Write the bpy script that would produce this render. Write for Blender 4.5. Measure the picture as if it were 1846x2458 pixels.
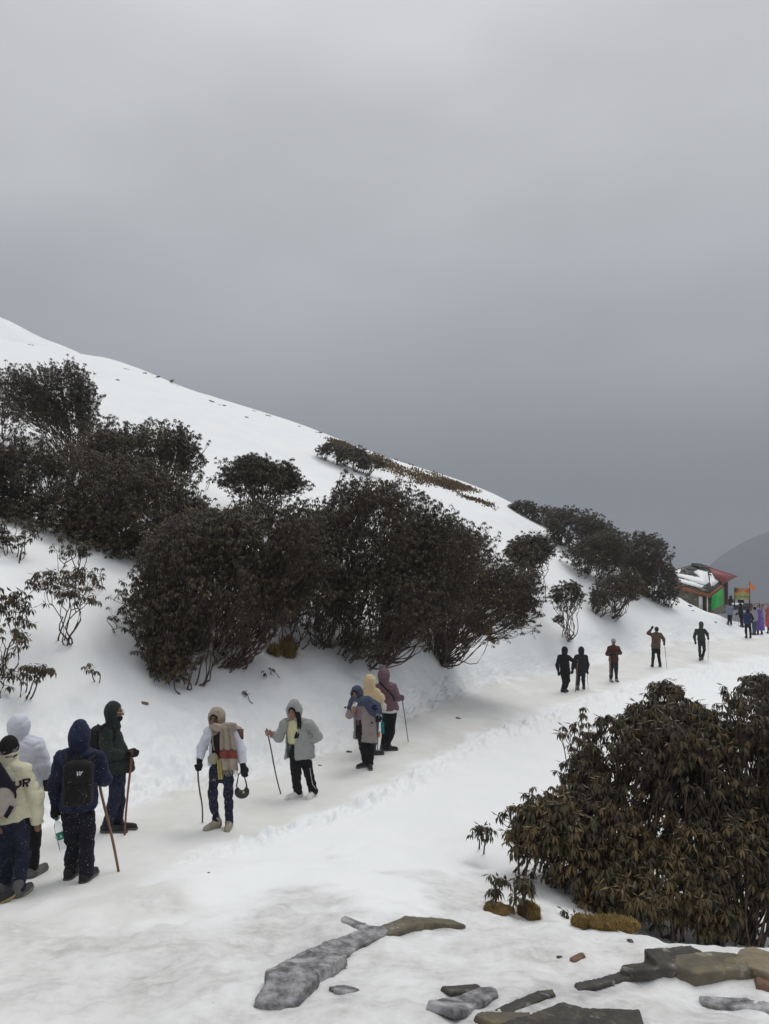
import bpy, math, random
import numpy as np
from mathutils import Vector, Matrix

for _o in list(bpy.data.objects):
    bpy.data.objects.remove(_o)
SC = bpy.context.scene
COL = SC.collection

# ------------------------------------------------------------------ camera
F = 1847.0                      # focal length in pixels of the 1846 x 2458 photograph
PITCH = math.atan(101.0 / F)    # horizon lies on row 1330
CT, ST = math.cos(PITCH), math.sin(PITCH)
cam_d = bpy.data.cameras.new('camera')
cam_d.sensor_fit = 'VERTICAL'
cam_d.sensor_height = 34.6
cam_d.lens = 34.6 * F / 2458.0
cam_d.clip_start = 0.05
cam_d.clip_end = 20000
cam = bpy.data.objects.new('camera', cam_d)
COL.objects.link(cam)
cam.location = (0, 0, 0)
cam.rotation_euler = (math.pi / 2 + PITCH, 0, 0)
SC.camera = cam

# ------------------------------------------------------------------ sky and sun (overcast)
SUN_EL, SUN_AZ = math.radians(58), math.radians(35)   # azimuth from +Y towards +X
world = bpy.data.worlds.new('World')
SC.world = world
world.use_nodes = True
_n, _l = world.node_tree.nodes, world.node_tree.links
_n.clear()
_out = _n.new('ShaderNodeOutputWorld')
_bg = _n.new('ShaderNodeBackground')
_bg.inputs['Strength'].default_value = 0.1
_sky = _n.new('ShaderNodeTexSky')
_sky.sky_type = 'NISHITA'
_sky.sun_disc = False
_sky.sun_elevation = SUN_EL
_sky.sun_rotation = SUN_AZ
_tc = _n.new('ShaderNodeTexCoord')
_sep = _n.new('ShaderNodeSeparateXYZ')
_ramp = _n.new('ShaderNodeValToRGB')
_ramp.color_ramp.interpolation = 'B_SPLINE'
_stops = [(0.0, (.092, .104, .128)), (.05, (.130, .142, .166)), (.12, (.205, .214, .236)), (.225, (.330, .335, .354)),
          (.41, (.480, .485, .508)), (.62, (.630, .638, .664)), (1.0, (1.12, 1.10, 1.08))]
_e = _ramp.color_ramp.elements
while len(_e) < len(_stops):
    _e.new(0.5)
for _i, (_p, _c) in enumerate(_stops):
    _e[_i].position = _p
    _e[_i].color = (*_c, 1)
_map = _n.new('ShaderNodeMapping')
_map.inputs['Scale'].default_value = (1.6, 1.6, 4.2)
_noise = _n.new('ShaderNodeTexNoise')
_noise.inputs['Scale'].default_value = 1.1
_noise.inputs['Detail'].default_value = 4
_noise.inputs['Roughness'].default_value = 0.45
_mr = _n.new('ShaderNodeMapRange')
_mr.inputs['From Min'].default_value = 0.3
_mr.inputs['From Max'].default_value = 0.7
_mr.inputs['To Min'].default_value = 8.4     # the sky strength is 0.1, so cloud radiance is given times ten
_mr.inputs['To Max'].default_value = 11.6
_mul = _n.new('ShaderNodeVectorMath')
_mul.operation = 'SCALE'
_mix = _n.new('ShaderNodeMixRGB')
_mix.inputs[0].default_value = 0.97           # almost fully closed cloud over the clear sky
_l.new(_tc.outputs['Generated'], _sep.inputs[0])
_l.new(_sep.outputs['Z'], _ramp.inputs[0])
_l.new(_tc.outputs['Generated'], _map.inputs[0])
_l.new(_map.outputs[0], _noise.inputs['Vector'])
_l.new(_noise.outputs['Fac'], _mr.inputs['Value'])
_l.new(_ramp.outputs['Color'], _mul.inputs[0])
_l.new(_mr.outputs[0], _mul.inputs['Scale'])
_l.new(_sky.outputs[0], _mix.inputs[1])
_l.new(_mul.outputs[0], _mix.inputs[2])
_l.new(_mix.outputs[0], _bg.inputs['Color'])
_l.new(_bg.outputs[0], _out.inputs['Surface'])

sun_d = bpy.data.lights.new('sun', 'SUN')
sun_d.energy = 1.0
sun_d.angle = math.radians(30)
sun_d.color = (1.0, 0.97, 0.93)
sun = bpy.data.objects.new('sun', sun_d)
COL.objects.link(sun)
_sd = Vector((math.sin(SUN_AZ) * math.cos(SUN_EL), math.cos(SUN_AZ) * math.cos(SUN_EL), math.sin(SUN_EL)))
sun.rotation_euler = _sd.to_track_quat('Z', 'Y').to_euler()
sun.location = _sd * 50

SC.view_settings.view_transform = 'Standard'
SC.view_settings.look = 'None'
SC.view_settings.exposure = 0.10
SC.view_settings.gamma = 1.0
SC.view_settings.use_curve_mapping = False
SC.render.engine = 'CYCLES'
SC.cycles.use_denoising = True
SC.cycles.max_bounces = 6
SC.cycles.diffuse_bounces = 3
SC.cycles.glossy_bounces = 2
SC.cycles.transmission_bounces = 6
SC.cycles.transparent_max_bounces = 8
SC.cycles.volume_bounces = 1

# ------------------------------------------------------------------ helpers
def P(px, py, Y):
    """point on the ray through a photograph pixel at forward distance Y"""
    a, b = (px - 923.0) / F, (1229.0 - py) / F
    k = Y / (CT - b * ST)
    return np.array((a * k, Y, (ST + b * CT) * k))

def zz(py, Y):
    b = (1229.0 - py) / F
    return Y * (ST + b * CT) / (CT - b * ST)

def hash2(ix, iy, seed):
    h = (ix.astype(np.int64) * 374761393 + iy.astype(np.int64) * 668265263 + seed * 1274126177) & 0xffffffff
    h = ((h ^ (h >> 13)) * 1274126177) & 0xffffffff
    h = (h ^ (h >> 16)) & 0xffff
    return h / 65535.0

def vnoise2(x, y, seed=0):
    x, y = np.asarray(x, float), np.asarray(y, float)
    ix, iy = np.floor(x), np.floor(y)
    fx, fy = x - ix, y - iy
    fx, fy = fx * fx * fx * (fx * (fx * 6 - 15) + 10), fy * fy * fy * (fy * (fy * 6 - 15) + 10)
    a, b = hash2(ix, iy, seed), hash2(ix + 1, iy, seed)
    c, d = hash2(ix, iy + 1, seed), hash2(ix + 1, iy + 1, seed)
    return (a * (1 - fx) + b * fx) * (1 - fy) + (c * (1 - fx) + d * fx) * fy - 0.5

def fbm2(x, y, seed=0, octv=4, gain=0.5):
    s, a = 0, 1.0
    x, y = np.asarray(x, float), np.asarray(y, float)
    for k in range(octv):
        s = s + a * vnoise2(x, y, seed + 17 * k)
        x, y = (x * 0.8 - y * 0.6) * 2.03 + 5.1, (x * 0.6 + y * 0.8) * 2.03 - 3.7
        a *= gain
    return s

def noise3(p, seed=0):
    """cheap smooth 3-D noise from three planes"""
    return (vnoise2(p[..., 0] + p[..., 2] * .37, p[..., 1] - p[..., 2] * .21, seed)
            + vnoise2(p[..., 1] + p[..., 0] * .29, p[..., 2] + 3.3, seed + 7)
            + vnoise2(p[..., 2] - p[..., 1] * .33, p[..., 0] + 9.1, seed + 13)) * 0.8

def mesh_obj(name, verts, faces, mat=None, parent=None, smooth=True, attrs=None):
    """faces: an int array (n,3)/(n,4), or a list of such arrays"""
    me = bpy.data.meshes.new(name)
    verts = np.asarray(verts, np.float32).reshape(-1, 3)
    fl = faces if isinstance(faces, (list, tuple)) and len(faces) and isinstance(faces[0], np.ndarray) else [np.asarray(faces)]
    fl = [f for f in fl if len(f)]
    nl = sum(f.size for f in fl)
    nf = sum(len(f) for f in fl)
    me.vertices.add(len(verts))
    me.vertices.foreach_set('co', verts.ravel())
    me.loops.add(nl)
    me.loops.foreach_set('vertex_index', np.concatenate([f.ravel() for f in fl]).astype(np.int32))
    me.polygons.add(nf)
    sizes = np.concatenate([np.full(len(f), f.shape[1]) for f in fl])
    me.polygons.foreach_set('loop_start', np.concatenate(([0], np.cumsum(sizes)[:-1])).astype(np.int32))
    if smooth:
        me.polygons.foreach_set('use_smooth', np.ones(nf, bool))
    if attrs:
        for k, v in attrs.items():
            a = me.attributes.new(k, 'FLOAT', 'POINT')
            a.data.foreach_set('value', np.asarray(v, np.float32))
    me.update(calc_edges=True)
    me.validate()
    o = bpy.data.objects.new(name, me)
    COL.objects.link(o)
    if mat is not None:
        me.materials.append(mat)
    if parent is not None:
        o.parent = parent
    return o

def tag(o, label=None, cat=None, group=None, kind=None):
    if label: o['label'] = label
    if cat: o['category'] = cat
    if group: o['group'] = group
    if kind: o['kind'] = kind
    return o

def empty(name, label, cat, group=None, loc=(0, 0, 0)):
    o = bpy.data.objects.new(name, None)
    o.empty_display_size = 0.2
    COL.objects.link(o)
    o.location = tuple(loc)
    bpy.context.view_layer.update() if False else None
    tag(o, label, cat, group)
    return o

def under(child, root):
    """parent a mesh built in world coordinates under a thing placed at its base"""
    child.parent = root
    child.matrix_parent_inverse = Matrix.Translation(-Vector(root.location))
    return child

def srgb(r, g, b):
    f = lambda c: (c / 255 / 12.92) if c <= 10.3 else ((c / 255 + 0.055) / 1.055) ** 2.4
    return (f(r), f(g), f(b))

class NT:
    """small node-material builder"""
    def __init__(s, name, rough=0.8, spec=0.3):
        s.m = bpy.data.materials.new(name)
        s.m.use_nodes = True
        s.t = s.m.node_tree
        s.b = s.t.nodes['Principled BSDF']
        s.b.inputs['Roughness'].default_value = rough
        s.b.inputs['Specular IOR Level'].default_value = spec
        s.tc = None
    def n(s, k, **kw):
        x = s.t.nodes.new(k)
        for a, v in kw.items():
            setattr(x, a, v)
        return x
    def link(s, a, b):
        s.t.links.new(a, b)
    def coord(s, kind='Object'):
        if s.tc is None:
            s.tc = s.n('ShaderNodeTexCoord')
        return s.tc.outputs[kind]
    def noise(s, scale, detail=4, rough=.55, kind='Object', stretch=None):
        x = s.n('ShaderNodeTexNoise')
        x.inputs['Scale'].default_value = scale
        x.inputs['Detail'].default_value = detail
        x.inputs['Roughness'].default_value = rough
        v = s.coord(kind)
        if stretch:
            mp = s.n('ShaderNodeMapping')
            mp.inputs['Scale'].default_value = stretch
            s.link(v, mp.inputs[0])
            v = mp.outputs[0]
        s.link(v, x.inputs['Vector'])
        return x.outputs['Fac']
    def rng(s, v, a, b, c=0.0, d=1.0):
        x = s.n('ShaderNodeMapRange')
        for i, q in zip(('From Min', 'From Max', 'To Min', 'To Max'), (a, b, c, d)):
            x.inputs[i].default_value = q
        s.link(v, x.inputs['Value'])
        return x.outputs[0]
    def mix(s, f, a, b, mode='MIX'):
        x = s.n('ShaderNodeMixRGB', blend_type=mode)
        for i, q in enumerate((f, a, b)):
            if isinstance(q, (int, float)):
                x.inputs[i].default_value = q
            elif isinstance(q, tuple):
                x.inputs[i].default_value = (*q, 1) if len(q) == 3 else q
            else:
                s.link(q, x.inputs[i])
        return x.outputs[0]
    def math(s, op, a, b=0.0):
        x = s.n('ShaderNodeMath', operation=op)
        for i, q in enumerate((a, b)):
            if isinstance(q, (int, float)):
                x.inputs[i].default_value = q
            else:
                s.link(q, x.inputs[i])
        return x.outputs[0]
    def attr(s, name):
        x = s.n('ShaderNodeAttribute', attribute_name=name)
        return x.outputs['Fac']
    def color(s, v):
        if isinstance(v, tuple):
            s.b.inputs['Base Color'].default_value = (*v, 1)
        else:
            s.link(v, s.b.inputs['Base Color'])
    def bump(s, h, strength=.3, dist=.02):
        x = s.n('ShaderNodeBump')
        x.inputs['Strength'].default_value = strength
        x.inputs['Distance'].default_value = dist
        s.link(h, x.inputs['Height'])
        s.link(x.outputs[0], s.b.inputs['Normal'])

def pchip(xk, yk, x):
    """monotone cubic; xk (n,), yk (n,...) -> values at x (m,)"""
    xk = np.asarray(xk, float)
    yk = np.asarray(yk, float)
    h = np.diff(xk).reshape((-1,) + (1,) * (yk.ndim - 1))
    d = np.diff(yk, axis=0) / h
    m = np.zeros_like(yk)
    w1 = 2 * h[1:] + h[:-1]
    w2 = h[1:] + 2 * h[:-1]
    s = (d[:-1] * d[1:]) > 0
    with np.errstate(divide='ignore', invalid='ignore'):
        hm = (w1 + w2) / (w1 / d[:-1] + w2 / d[1:])
    m[1:-1] = np.where(s, hm, 0)
    m[0], m[-1] = d[0], d[-1]
    x = np.clip(np.asarray(x, float), xk[0], xk[-1])
    i = np.clip(np.searchsorted(xk, x) - 1, 0, len(xk) - 2)
    hh = (xk[i + 1] - xk[i])
    t = ((x - xk[i]) / hh).reshape((-1,) + (1,) * (yk.ndim - 1))
    hh = hh.reshape(t.shape)
    return ((2 * t**3 - 3 * t**2 + 1) * yk[i] + (t**3 - 2 * t**2 + t) * hh * m[i]
            + (-2 * t**3 + 3 * t**2) * yk[i + 1] + (t**3 - t**2) * hh * m[i + 1])

# ------------------------------------------------------------------ terrain: profiles running away from the camera, feature by feature
# features: 1,2 foreground  3 hump  4 behind hump  5 shoulder  6 near path edge  7 path  8 foot of bank  9 bank top  10-13 hill  14 crest  15 behind
TAB = {
 -400: [(4.6,2458),(5.3,2380),(6,2310),(6.6,2250),(7,2220),(7.4,2195),(8,2130),(8.8,2020),(11,1600),(14,1330),(18,1160),(24,1050),(34,870),(62,740),(72,760)],
 0:    [(4.6,2458),(5.5,2360),(6.3,2285),(7,2230),(7.6,2190),(8.1,2152),(9,2085),(10,1995),(12.3,1640),(15.5,1420),(20,1255),(26,1170),(36,965),(64,817),(74,835)],
 230:  [(4.6,2458),(5.5,2345),(6.3,2270),(7,2215),(7.8,2160),(8.5,2112),(9.8,2035),(11.3,1945),(13.8,1650),(17,1425),(21,1310),(26,1240),(38,1000),(66,857),(76,875)],
 460:  [(4.6,2458),(5.5,2345),(6.3,2270),(7.2,2195),(8.2,2125),(9.2,2065),(10.8,1982),(12.6,1885),(15.1,1660),(18.5,1465),(23,1320),(28,1215),(40,1070),(65,938),(76,955)],
 690:  [(4.6,2458),(5.6,2335),(6.4,2265),(7.6,2175),(9.3,2080),(11,1995),(12.9,1912),(14.8,1835),(17.6,1615),(21.5,1455),(27,1310),(33,1220),(44,1120),(66,1008),(76,1025)],
 920:  [(4.6,2458),(5.6,2335),(6.5,2255),(8,2150),(10,2048),(13,1905),(15.8,1812),(18,1750),(20.7,1575),(25,1430),(31,1310),(37,1240),(48,1165),(67,1094),(77,1107)],
 1150: [(4.6,2458),(5.5,2355),(6.6,2265),(8,2180),(12,2000),(19,1775),(22.5,1705),(26,1650),(28.5,1555),(32.5,1440),(38,1345),(43,1290),(52,1215),(68,1170),(78,1182)],
 1380: [(4.6,2462),(5.6,2365),(7.1,2232),(8.6,2200),(14,1955),(26,1692),(30,1642),(34,1597),(37,1510),(40,1440),(44,1375),(48,1335),(54,1308),(61,1298),(72,1330)],
 1610: [(4.6,2470),(5.4,2395),(6.7,2268),(8.2,2290),(16,1980),(33,1622),(37,1583),(41,1540),(44,1480),(46.5,1455),(48.5,1440),(50.5,1430),(53,1425),(56,1425),(66,1460)],
 1700: [(4.6,2478),(5.3,2410),(6.6,2278),(8.2,2300),(17,1960),(36,1605),(41,1560),(44.5,1530),(47,1490),(49,1470),(50.5,1473),(52.5,1476),(55,1476),(59,1478),(68,1510)],
 1780: [(4.6,2484),(5.2,2420),(6.6,2288),(8.1,2315),(17.5,1955),(38,1595),(43,1550),(46.5,1532),(49,1519),(51,1511),(53,1506),(55,1503),(58,1498),(61,1496),(68,1540)],
 1846: [(4.6,2490),(5.2,2430),(6.5,2294),(8,2330),(18,1950),(40,1587),(44.5,1545),(48,1529),(50,1524),(52,1518),(54,1512),(56,1508),(59,1503),(62,1500),(69,1550)],
 2200: [(4.6,2540),(5.1,2470),(6.3,2400),(8,2420),(18,2050),(42,1620),(46,1590),(50,1570),(52,1562),(54,1555),(56,1550),(58,1545),(61,1540),(64,1535),(70,1580)],
}
_px = np.array(sorted(TAB), float)
_UK = (_px - 923.0) / F / CT
_tb = []
for _p in sorted(TAB):
    row = [(1.2, -2.05)] + [(Y, zz(py, Y)) for Y, py in TAB[_p]]
    Yl, zl = row[-1]
    row += [(Yl + 35, zl - 16), (Yl + 110, zl - 75)]
    _tb.append(row)
_TB = np.array(_tb)                      # (columns, features, 2)
_TB[:, :, 0] = np.log(_TB[:, :, 0])
# widen to the sides
_UK = np.concatenate(([_UK[0] - 0.9], _UK, [_UK[-1] + 0.9]))
_lft, _rgt = _TB[:1].copy(), _TB[-1:].copy()
_lft[:, :, 1] += np.linspace(0, 1, _TB.shape[1])[None] * 6
_rgt[:, :, 1] -= 6
_TB = np.concatenate((_lft, _TB, _rgt))
NFEAT = _TB.shape[1]

def detail(X, Y, s):
    """snow relief added to the profiles, by region"""
    far = np.clip((Y - 30) / 30, 0, 1)
    hill = np.clip(s - 8.6, 0, 1)
    crest = 1 - np.clip((s - 12.5) / 1.5, 0, 1) * 0.7
    z = fbm2(X * .35, Y * .35, 3, 3) * 0.22 * hill * crest
    z = z + fbm2(X * .9 + Y * .5, Y * .22 - X * .1, 5, 3) * 0.10 * np.clip(1 - abs(s - 9.6) / 2.2, 0, 1)     # drift ribs on the bank
    # trodden rims along both path edges
    foot = np.exp(-((s - 8.15) / .30) ** 2) + 0.45 * np.exp(-((s - 8.6) / .30) ** 2)
    rim = np.exp(-((s - 5.95) / .16) ** 2) * np.clip((X / Y + .30) / .10, 0, 1)
    fn = fbm2(X * 3.2, Y * 3.2, 11, 4, .6)
    fn2 = fbm2(X * 6.5, Y * 6.5, 13, 3, .6)
    z = z + (fn * .6 + fn2 * .4) * (0.26 * foot + 0.26 * rim) * (1 - .5 * far)
    z = z + rim * 0.05
    path = np.clip(1 - abs(s - 7.0) / 0.9, 0, 1)
    z = z + fbm2(X * 1.6, Y * 1.6, 21, 3) * 0.035 * path
    sh = np.clip(1 - abs(s - 5.0) / 0.9, 0, 1)
    z = z + fbm2(X * .8 - Y * .5, Y * .5 + X * .3, 31, 4) * 0.16 * sh
    z = z + fbm2((X - Y * .6) * 1.3, (Y + X * .6) * .35, 36, 3) * 0.08 * sh
    fg = np.clip((4.6 - s) / 0.8, 0, 1)
    z = z + (fbm2(X * 1.1, Y * 1.1, 41, 4, .55) * 0.12 + fbm2(X * 6, Y * 6, 43, 3) * 0.022) * fg
    return z

_cols = np.concatenate((np.linspace(_UK[0], -0.72, 50, endpoint=False), np.linspace(-0.72, -0.52, 40, endpoint=False),
                        np.linspace(-0.52, 0.52, 480, endpoint=False), np.linspace(0.52, 0.72, 40, endpoint=False), np.linspace(0.72, _UK[-1], 50)))
_seg = [8, 24, 26, 30, 34, 40, 40, 40, 52, 40, 36, 30, 30, 40, 12, 6, 6]
_srow = np.concatenate([np.linspace(k, k + 1, n, endpoint=False) for k, n in enumerate(_seg)] + [[len(_seg)]])
_prof = pchip(_UK, _TB, _cols)                               # (cols, features, 2)
_sm = pchip(np.arange(NFEAT), np.swapaxes(_prof, 0, 1), _srow)   # (rows, cols, 2)
_lnY, _Z = _sm[..., 0], _sm[..., 1]
_Yg = np.exp(_lnY)
_Xg = _cols[None, :] * _Yg
_S = np.broadcast_to(_srow[:, None], _Yg.shape)
_Z = _Z + detail(_Xg, _Yg, _S)

def ground(X, Y):
    """terrain height at a place, from the finished grid"""
    u = X / Y
    j = int(np.clip(np.searchsorted(_cols, u) - 1, 0, len(_cols) - 2))
    t = (u - _cols[j]) / (_cols[j + 1] - _cols[j])
    ya = _Yg[:, j] * (1 - t) + _Yg[:, j + 1] * t
    za = _Z[:, j] * (1 - t) + _Z[:, j + 1] * t
    return float(np.interp(Y, ya, za))

def hit(px, py, y0=3.0, y1=75.0):
    """where the ray through a pixel first meets the ground"""
    prev = None
    Y = y0
    while Y < y1:
        p = P(px, py, Y)
        g = p[2] - ground(p[0], Y)
        if g <= 0:
            lo, hi = (prev or Y), Y
            for _ in range(18):
                mid = .5 * (lo + hi)
                p = P(px, py, mid)
                if p[2] - ground(p[0], mid) > 0: lo = mid
                else: hi = mid
            return P(px, py, hi)
        prev = Y
        Y *= 1.01
    p = P(px, py, y1)
    return p

# snow material
def snow_mat():
    m = NT('snow', rough=.62, spec=.25)
    pk, sl, dr = m.attr('packed'), m.attr('slush'), m.attr('dry')
    n1, n2, n3 = m.noise(.8, 5), m.noise(9, 6, .65), m.noise(2.6, 5, .6)
    base = m.mix(m.rng(n1, .3, .7), (.83, .855, .87), (.875, .895, .90))
    packed = m.mix(m.rng(n3, .3, .7), (.665, .665, .635), (.745, .745, .725))
    c = m.mix(pk, base, packed)
    slc = m.mix(m.rng(n2, .30, .70), (.46, .455, .445), (.70, .698, .69))
    slc = m.mix(m.rng(m.noise(1.7, 6, .7), .40, .66), slc, (.77, .775, .775))
    c = m.mix(sl, c, slc)
    ic = m.attr('dry')
    c = m.mix(m.math('MULTIPLY', ic, m.rng(m.noise(5, 6, .7), .36, .60)), c, (.36, .36, .37))
    specks = m.rng(m.noise(21, 4, .65), .66, .74)
    c = m.mix(m.math('MULTIPLY', specks, m.rng(sl, 0, 1, .03, .7)), c, (.28, .26, .24))
    m.color(c)
    h = m.math('ADD', m.math('MULTIPLY', n2, .5), m.math('MULTIPLY', m.noise(38, 5, .7), .25))
    m.bump(h, .35, .03)
    return m.m
SNOW = snow_mat()

_n1 = fbm2(_Xg * 1.3, _Yg * 1.3, 51, 4)
_pk = np.clip(1 - (np.abs(_S - 7.05) - 0.72) / .22 + _n1 * 1.2, 0, 1) * (0.65 + .5 * np.clip(_n1 + .3, 0, 1))
_u = _Xg / _Yg
_lf = np.clip((-.19 - _u + _n1 * .10) / .10, 0, 1)          # trodden all the way to the left foreground
_pk = np.maximum(_pk, _lf * np.clip((8.0 - _S) / .4, 0, 1) * (0.6 + .45 * np.clip(_n1 + .4, 0, 1)))
_sl = np.clip((4.4 - _S + _n1 * 1.4) / .8, 0, 1) * (0.6 + 0.4 * np.clip(.5 + _n1 * 1.6, 0, 1))
# wet grey ice rimming the foreground stones
_ROCKPX = np.array([(672, 2385, 60), (700, 2340, 70), (745, 2308, 60), (810, 2268, 45), (880, 2242, 40), (975, 2222, 40), (1060, 2215, 40), (826, 2372, 45), (1100, 2400, 70), (1165, 2390, 50),
                    (1165, 2452, 60), (1215, 2446, 60), (1260, 2405, 55), (1325, 2388, 50), (1370, 2455, 70), (1470, 2452, 70), (1400, 2375, 45), (1450, 2352, 45), (1530, 2342, 45),
                    (1600, 2330, 50), (1680, 2325, 55), (1760, 2325, 50), (1830, 2345, 55), (1708, 2405, 50), (1780, 2408, 50), (640, 2395, 40)], float)
_dz = CT * _Yg + ST * _Z
_ppx, _ppy = 923 + F * _Xg / _dz, 1229 - F * (CT * _Z - ST * _Yg) / _dz
_ice = np.zeros_like(_Z)
_sel = (_Yg > 3) & (_Yg < 9)
_q = np.stack((_ppx[_sel], _ppy[_sel]), -1)
_best = np.zeros(len(_q))
for _x, _y, _r in _ROCKPX:
    _best = np.maximum(_best, 1 - np.hypot((_q[:, 0] - _x), (_q[:, 1] - _y - 6) * 1.7) / (_r * 1.35))
_ice[_sel] = np.clip(_best * 1.3 + _n1[_sel] * .5, 0, 1) * (_best > 0)
_R, _C = _Yg.shape
_vid = np.arange(_R * _C).reshape(_R, _C)
_quads = np.stack((_vid[:-1, :-1], _vid[:-1, 1:], _vid[1:, 1:], _vid[1:, :-1]), -1)
_sc = .25 * (_S[:-1, :-1] + _S[1:, :-1] + _S[1:, 1:] + _S[:-1, 1:])
_pc = _pk[:-1, :-1]
_ispath = (_sc > 6.0) & (_sc < 8.05)
_V = np.stack((_Xg, _Yg, _Z), -1).reshape(-1, 3)
def sub_mesh(name, mask):
    q = _quads[mask]
    used = np.unique(q)
    rm = np.full(_R * _C, -1)
    rm[used] = np.arange(len(used))
    o = mesh_obj(name, _V[used], rm[q], SNOW, attrs={'packed': _pk.ravel()[used], 'slush': _sl.ravel()[used], 'dry': _ice.ravel()[used]})
    return tag(o, kind='structure')
tag(sub_mesh('snow_hillside', ~_ispath), 'white snow slope rising above the walking trail')
tag(sub_mesh('path', _ispath), 'trodden grey beige snow trail')

def simple_ridge(name, label, pts, depth, drop, mat, Yd, rows=24, seed=1, amp=6.0, cols=120):
    """a mountain body: crest given by (px, py) at distance Yd, falling to front and back"""
    px = np.linspace(pts[0][0], pts[-1][0], cols)
    py = pchip([p[0] for p in pts], np.array([p[1] for p in pts], float), px)
    X0 = (px - 923) / F / CT * Yd
    Z0 = zz(py, Yd)
    t = np.linspace(-1, 1, rows)[:, None]
    X = X0[None] * (1 + t * depth / Yd)
    Y = Yd + t * depth
    Y = np.broadcast_to(Y, X.shape)
    Z = Z0[None] - np.abs(t) ** 1.25 * drop + fbm2(X / amp / 6, Y / amp / 6, seed, 5) * amp * (.15 + np.minimum(1, np.abs(t) * 3))
    vid = np.arange(X.size).reshape(X.shape)
    q = np.stack((vid[:-1, :-1], vid[:-1, 1:], vid[1:, 1:], vid[1:, :-1]), -1).reshape(-1, 4)
    o = mesh_obj(name, np.stack((X, Y, Z), -1).reshape(-1, 3), q, mat, attrs={k: np.zeros(X.size) for k in ('packed', 'slush', 'dry')})
    return tag(o, label, kind='structure')

simple_ridge('upper_ridge', 'snowy ridge behind the crest of the near slope',
             [(-700, 560), (-300, 650), (0, 768), (83, 808), (140, 830), (185, 850), (240, 905), (330, 980)], 30, 16, SNOW, 104, amp=1.2, rows=40, cols=160)

def forest_mat():
    m = NT('forest_slope', rough=.95, spec=.1)
    n = m.noise(.02, 6, .65)
    m.color(m.mix(m.rng(n, .35, .65), (.018, .026, .022), (.05, .055, .05)))
    return m.m
FOREST = forest_mat()
simple_ridge('far_mountain', 'dark mountain spur fading into the mist', [(1560, 1560), (1640, 1430), (1700, 1345), (1760, 1300), (1846, 1262), (2000, 1225), (2300, 1190), (2700, 1180)], 640, 560, FOREST, 1600, amp=12)
_g = 9000.0
o = mesh_obj('valley_ground', [(-_g, -_g, -170), (_g, -_g, -170), (_g, _g, -170), (-_g, _g, -170)], np.array([[0, 1, 2, 3]]), FOREST)
tag(o, 'dark forested valley floor', kind='structure')
# ------------------------------------------------------------------ rhododendron shrubs
def leaf_mat():
    m = NT('rhododendron_leaf', rough=.5, spec=.35)
    t = m.attr('tint')
    n = m.noise(1.3, 3)
    c = m.mix(m.rng(t, 0, .75), (.023, .019, .009), (.064, .052, .019))
    c = m.mix(m.rng(t, .72, 1.0), c, (.15, .095, .03))
    c = m.mix(m.rng(n, .35, .7, 0, .4), c, (.055, .038, .02))
    m.color(c)
    m.b.inputs['Coat Weight'].default_value = 0.0
    return m.m
def bark_mat():
    m = NT('branch_bark', rough=.85, spec=.2)
    n = m.noise(14, 4, kind='Object', stretch=(1, 1, .35))
    m.color(m.mix(m.rng(n, .3, .7), (.040, .026, .020), (.155, .110, .085)))
    m.bump(n, .3, .01)
    return m.m
LEAF, BARK = leaf_mat(), bark_mat()

def tubes(lines, radii, sides=4):
    """lines (m,k,3), radii (m,k) -> verts, quads"""
    m, k, _ = lines.shape
    d = np.gradient(lines, axis=1)
    d /= np.linalg.norm(d, axis=2, keepdims=True) + 1e-9
    ref = np.where(np.abs(d[..., 2:3]) < .9, np.array([0, 0, 1.]), np.array([1., 0, 0]))
    a = np.cross(d, ref); a /= np.linalg.norm(a, axis=2, keepdims=True) + 1e-9
    b = np.cross(d, a)
    th = np.arange(sides) * 2 * np.pi / sides
    ring = a[:, :, None, :] * np.cos(th)[None, None, :, None] + b[:, :, None, :] * np.sin(th)[None, None, :, None]
    V = lines[:, :, None, :] + ring * radii[:, :, None, None]
    idx = np.arange(m * k * sides).reshape(m, k, sides)
    nx = np.roll(idx, -1, axis=2)
    q = np.stack((idx[:, :-1], nx[:, :-1], nx[:, 1:], idx[:, 1:]), -1).reshape(-1, 4)
    return V.reshape(-1, 3), q

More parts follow.
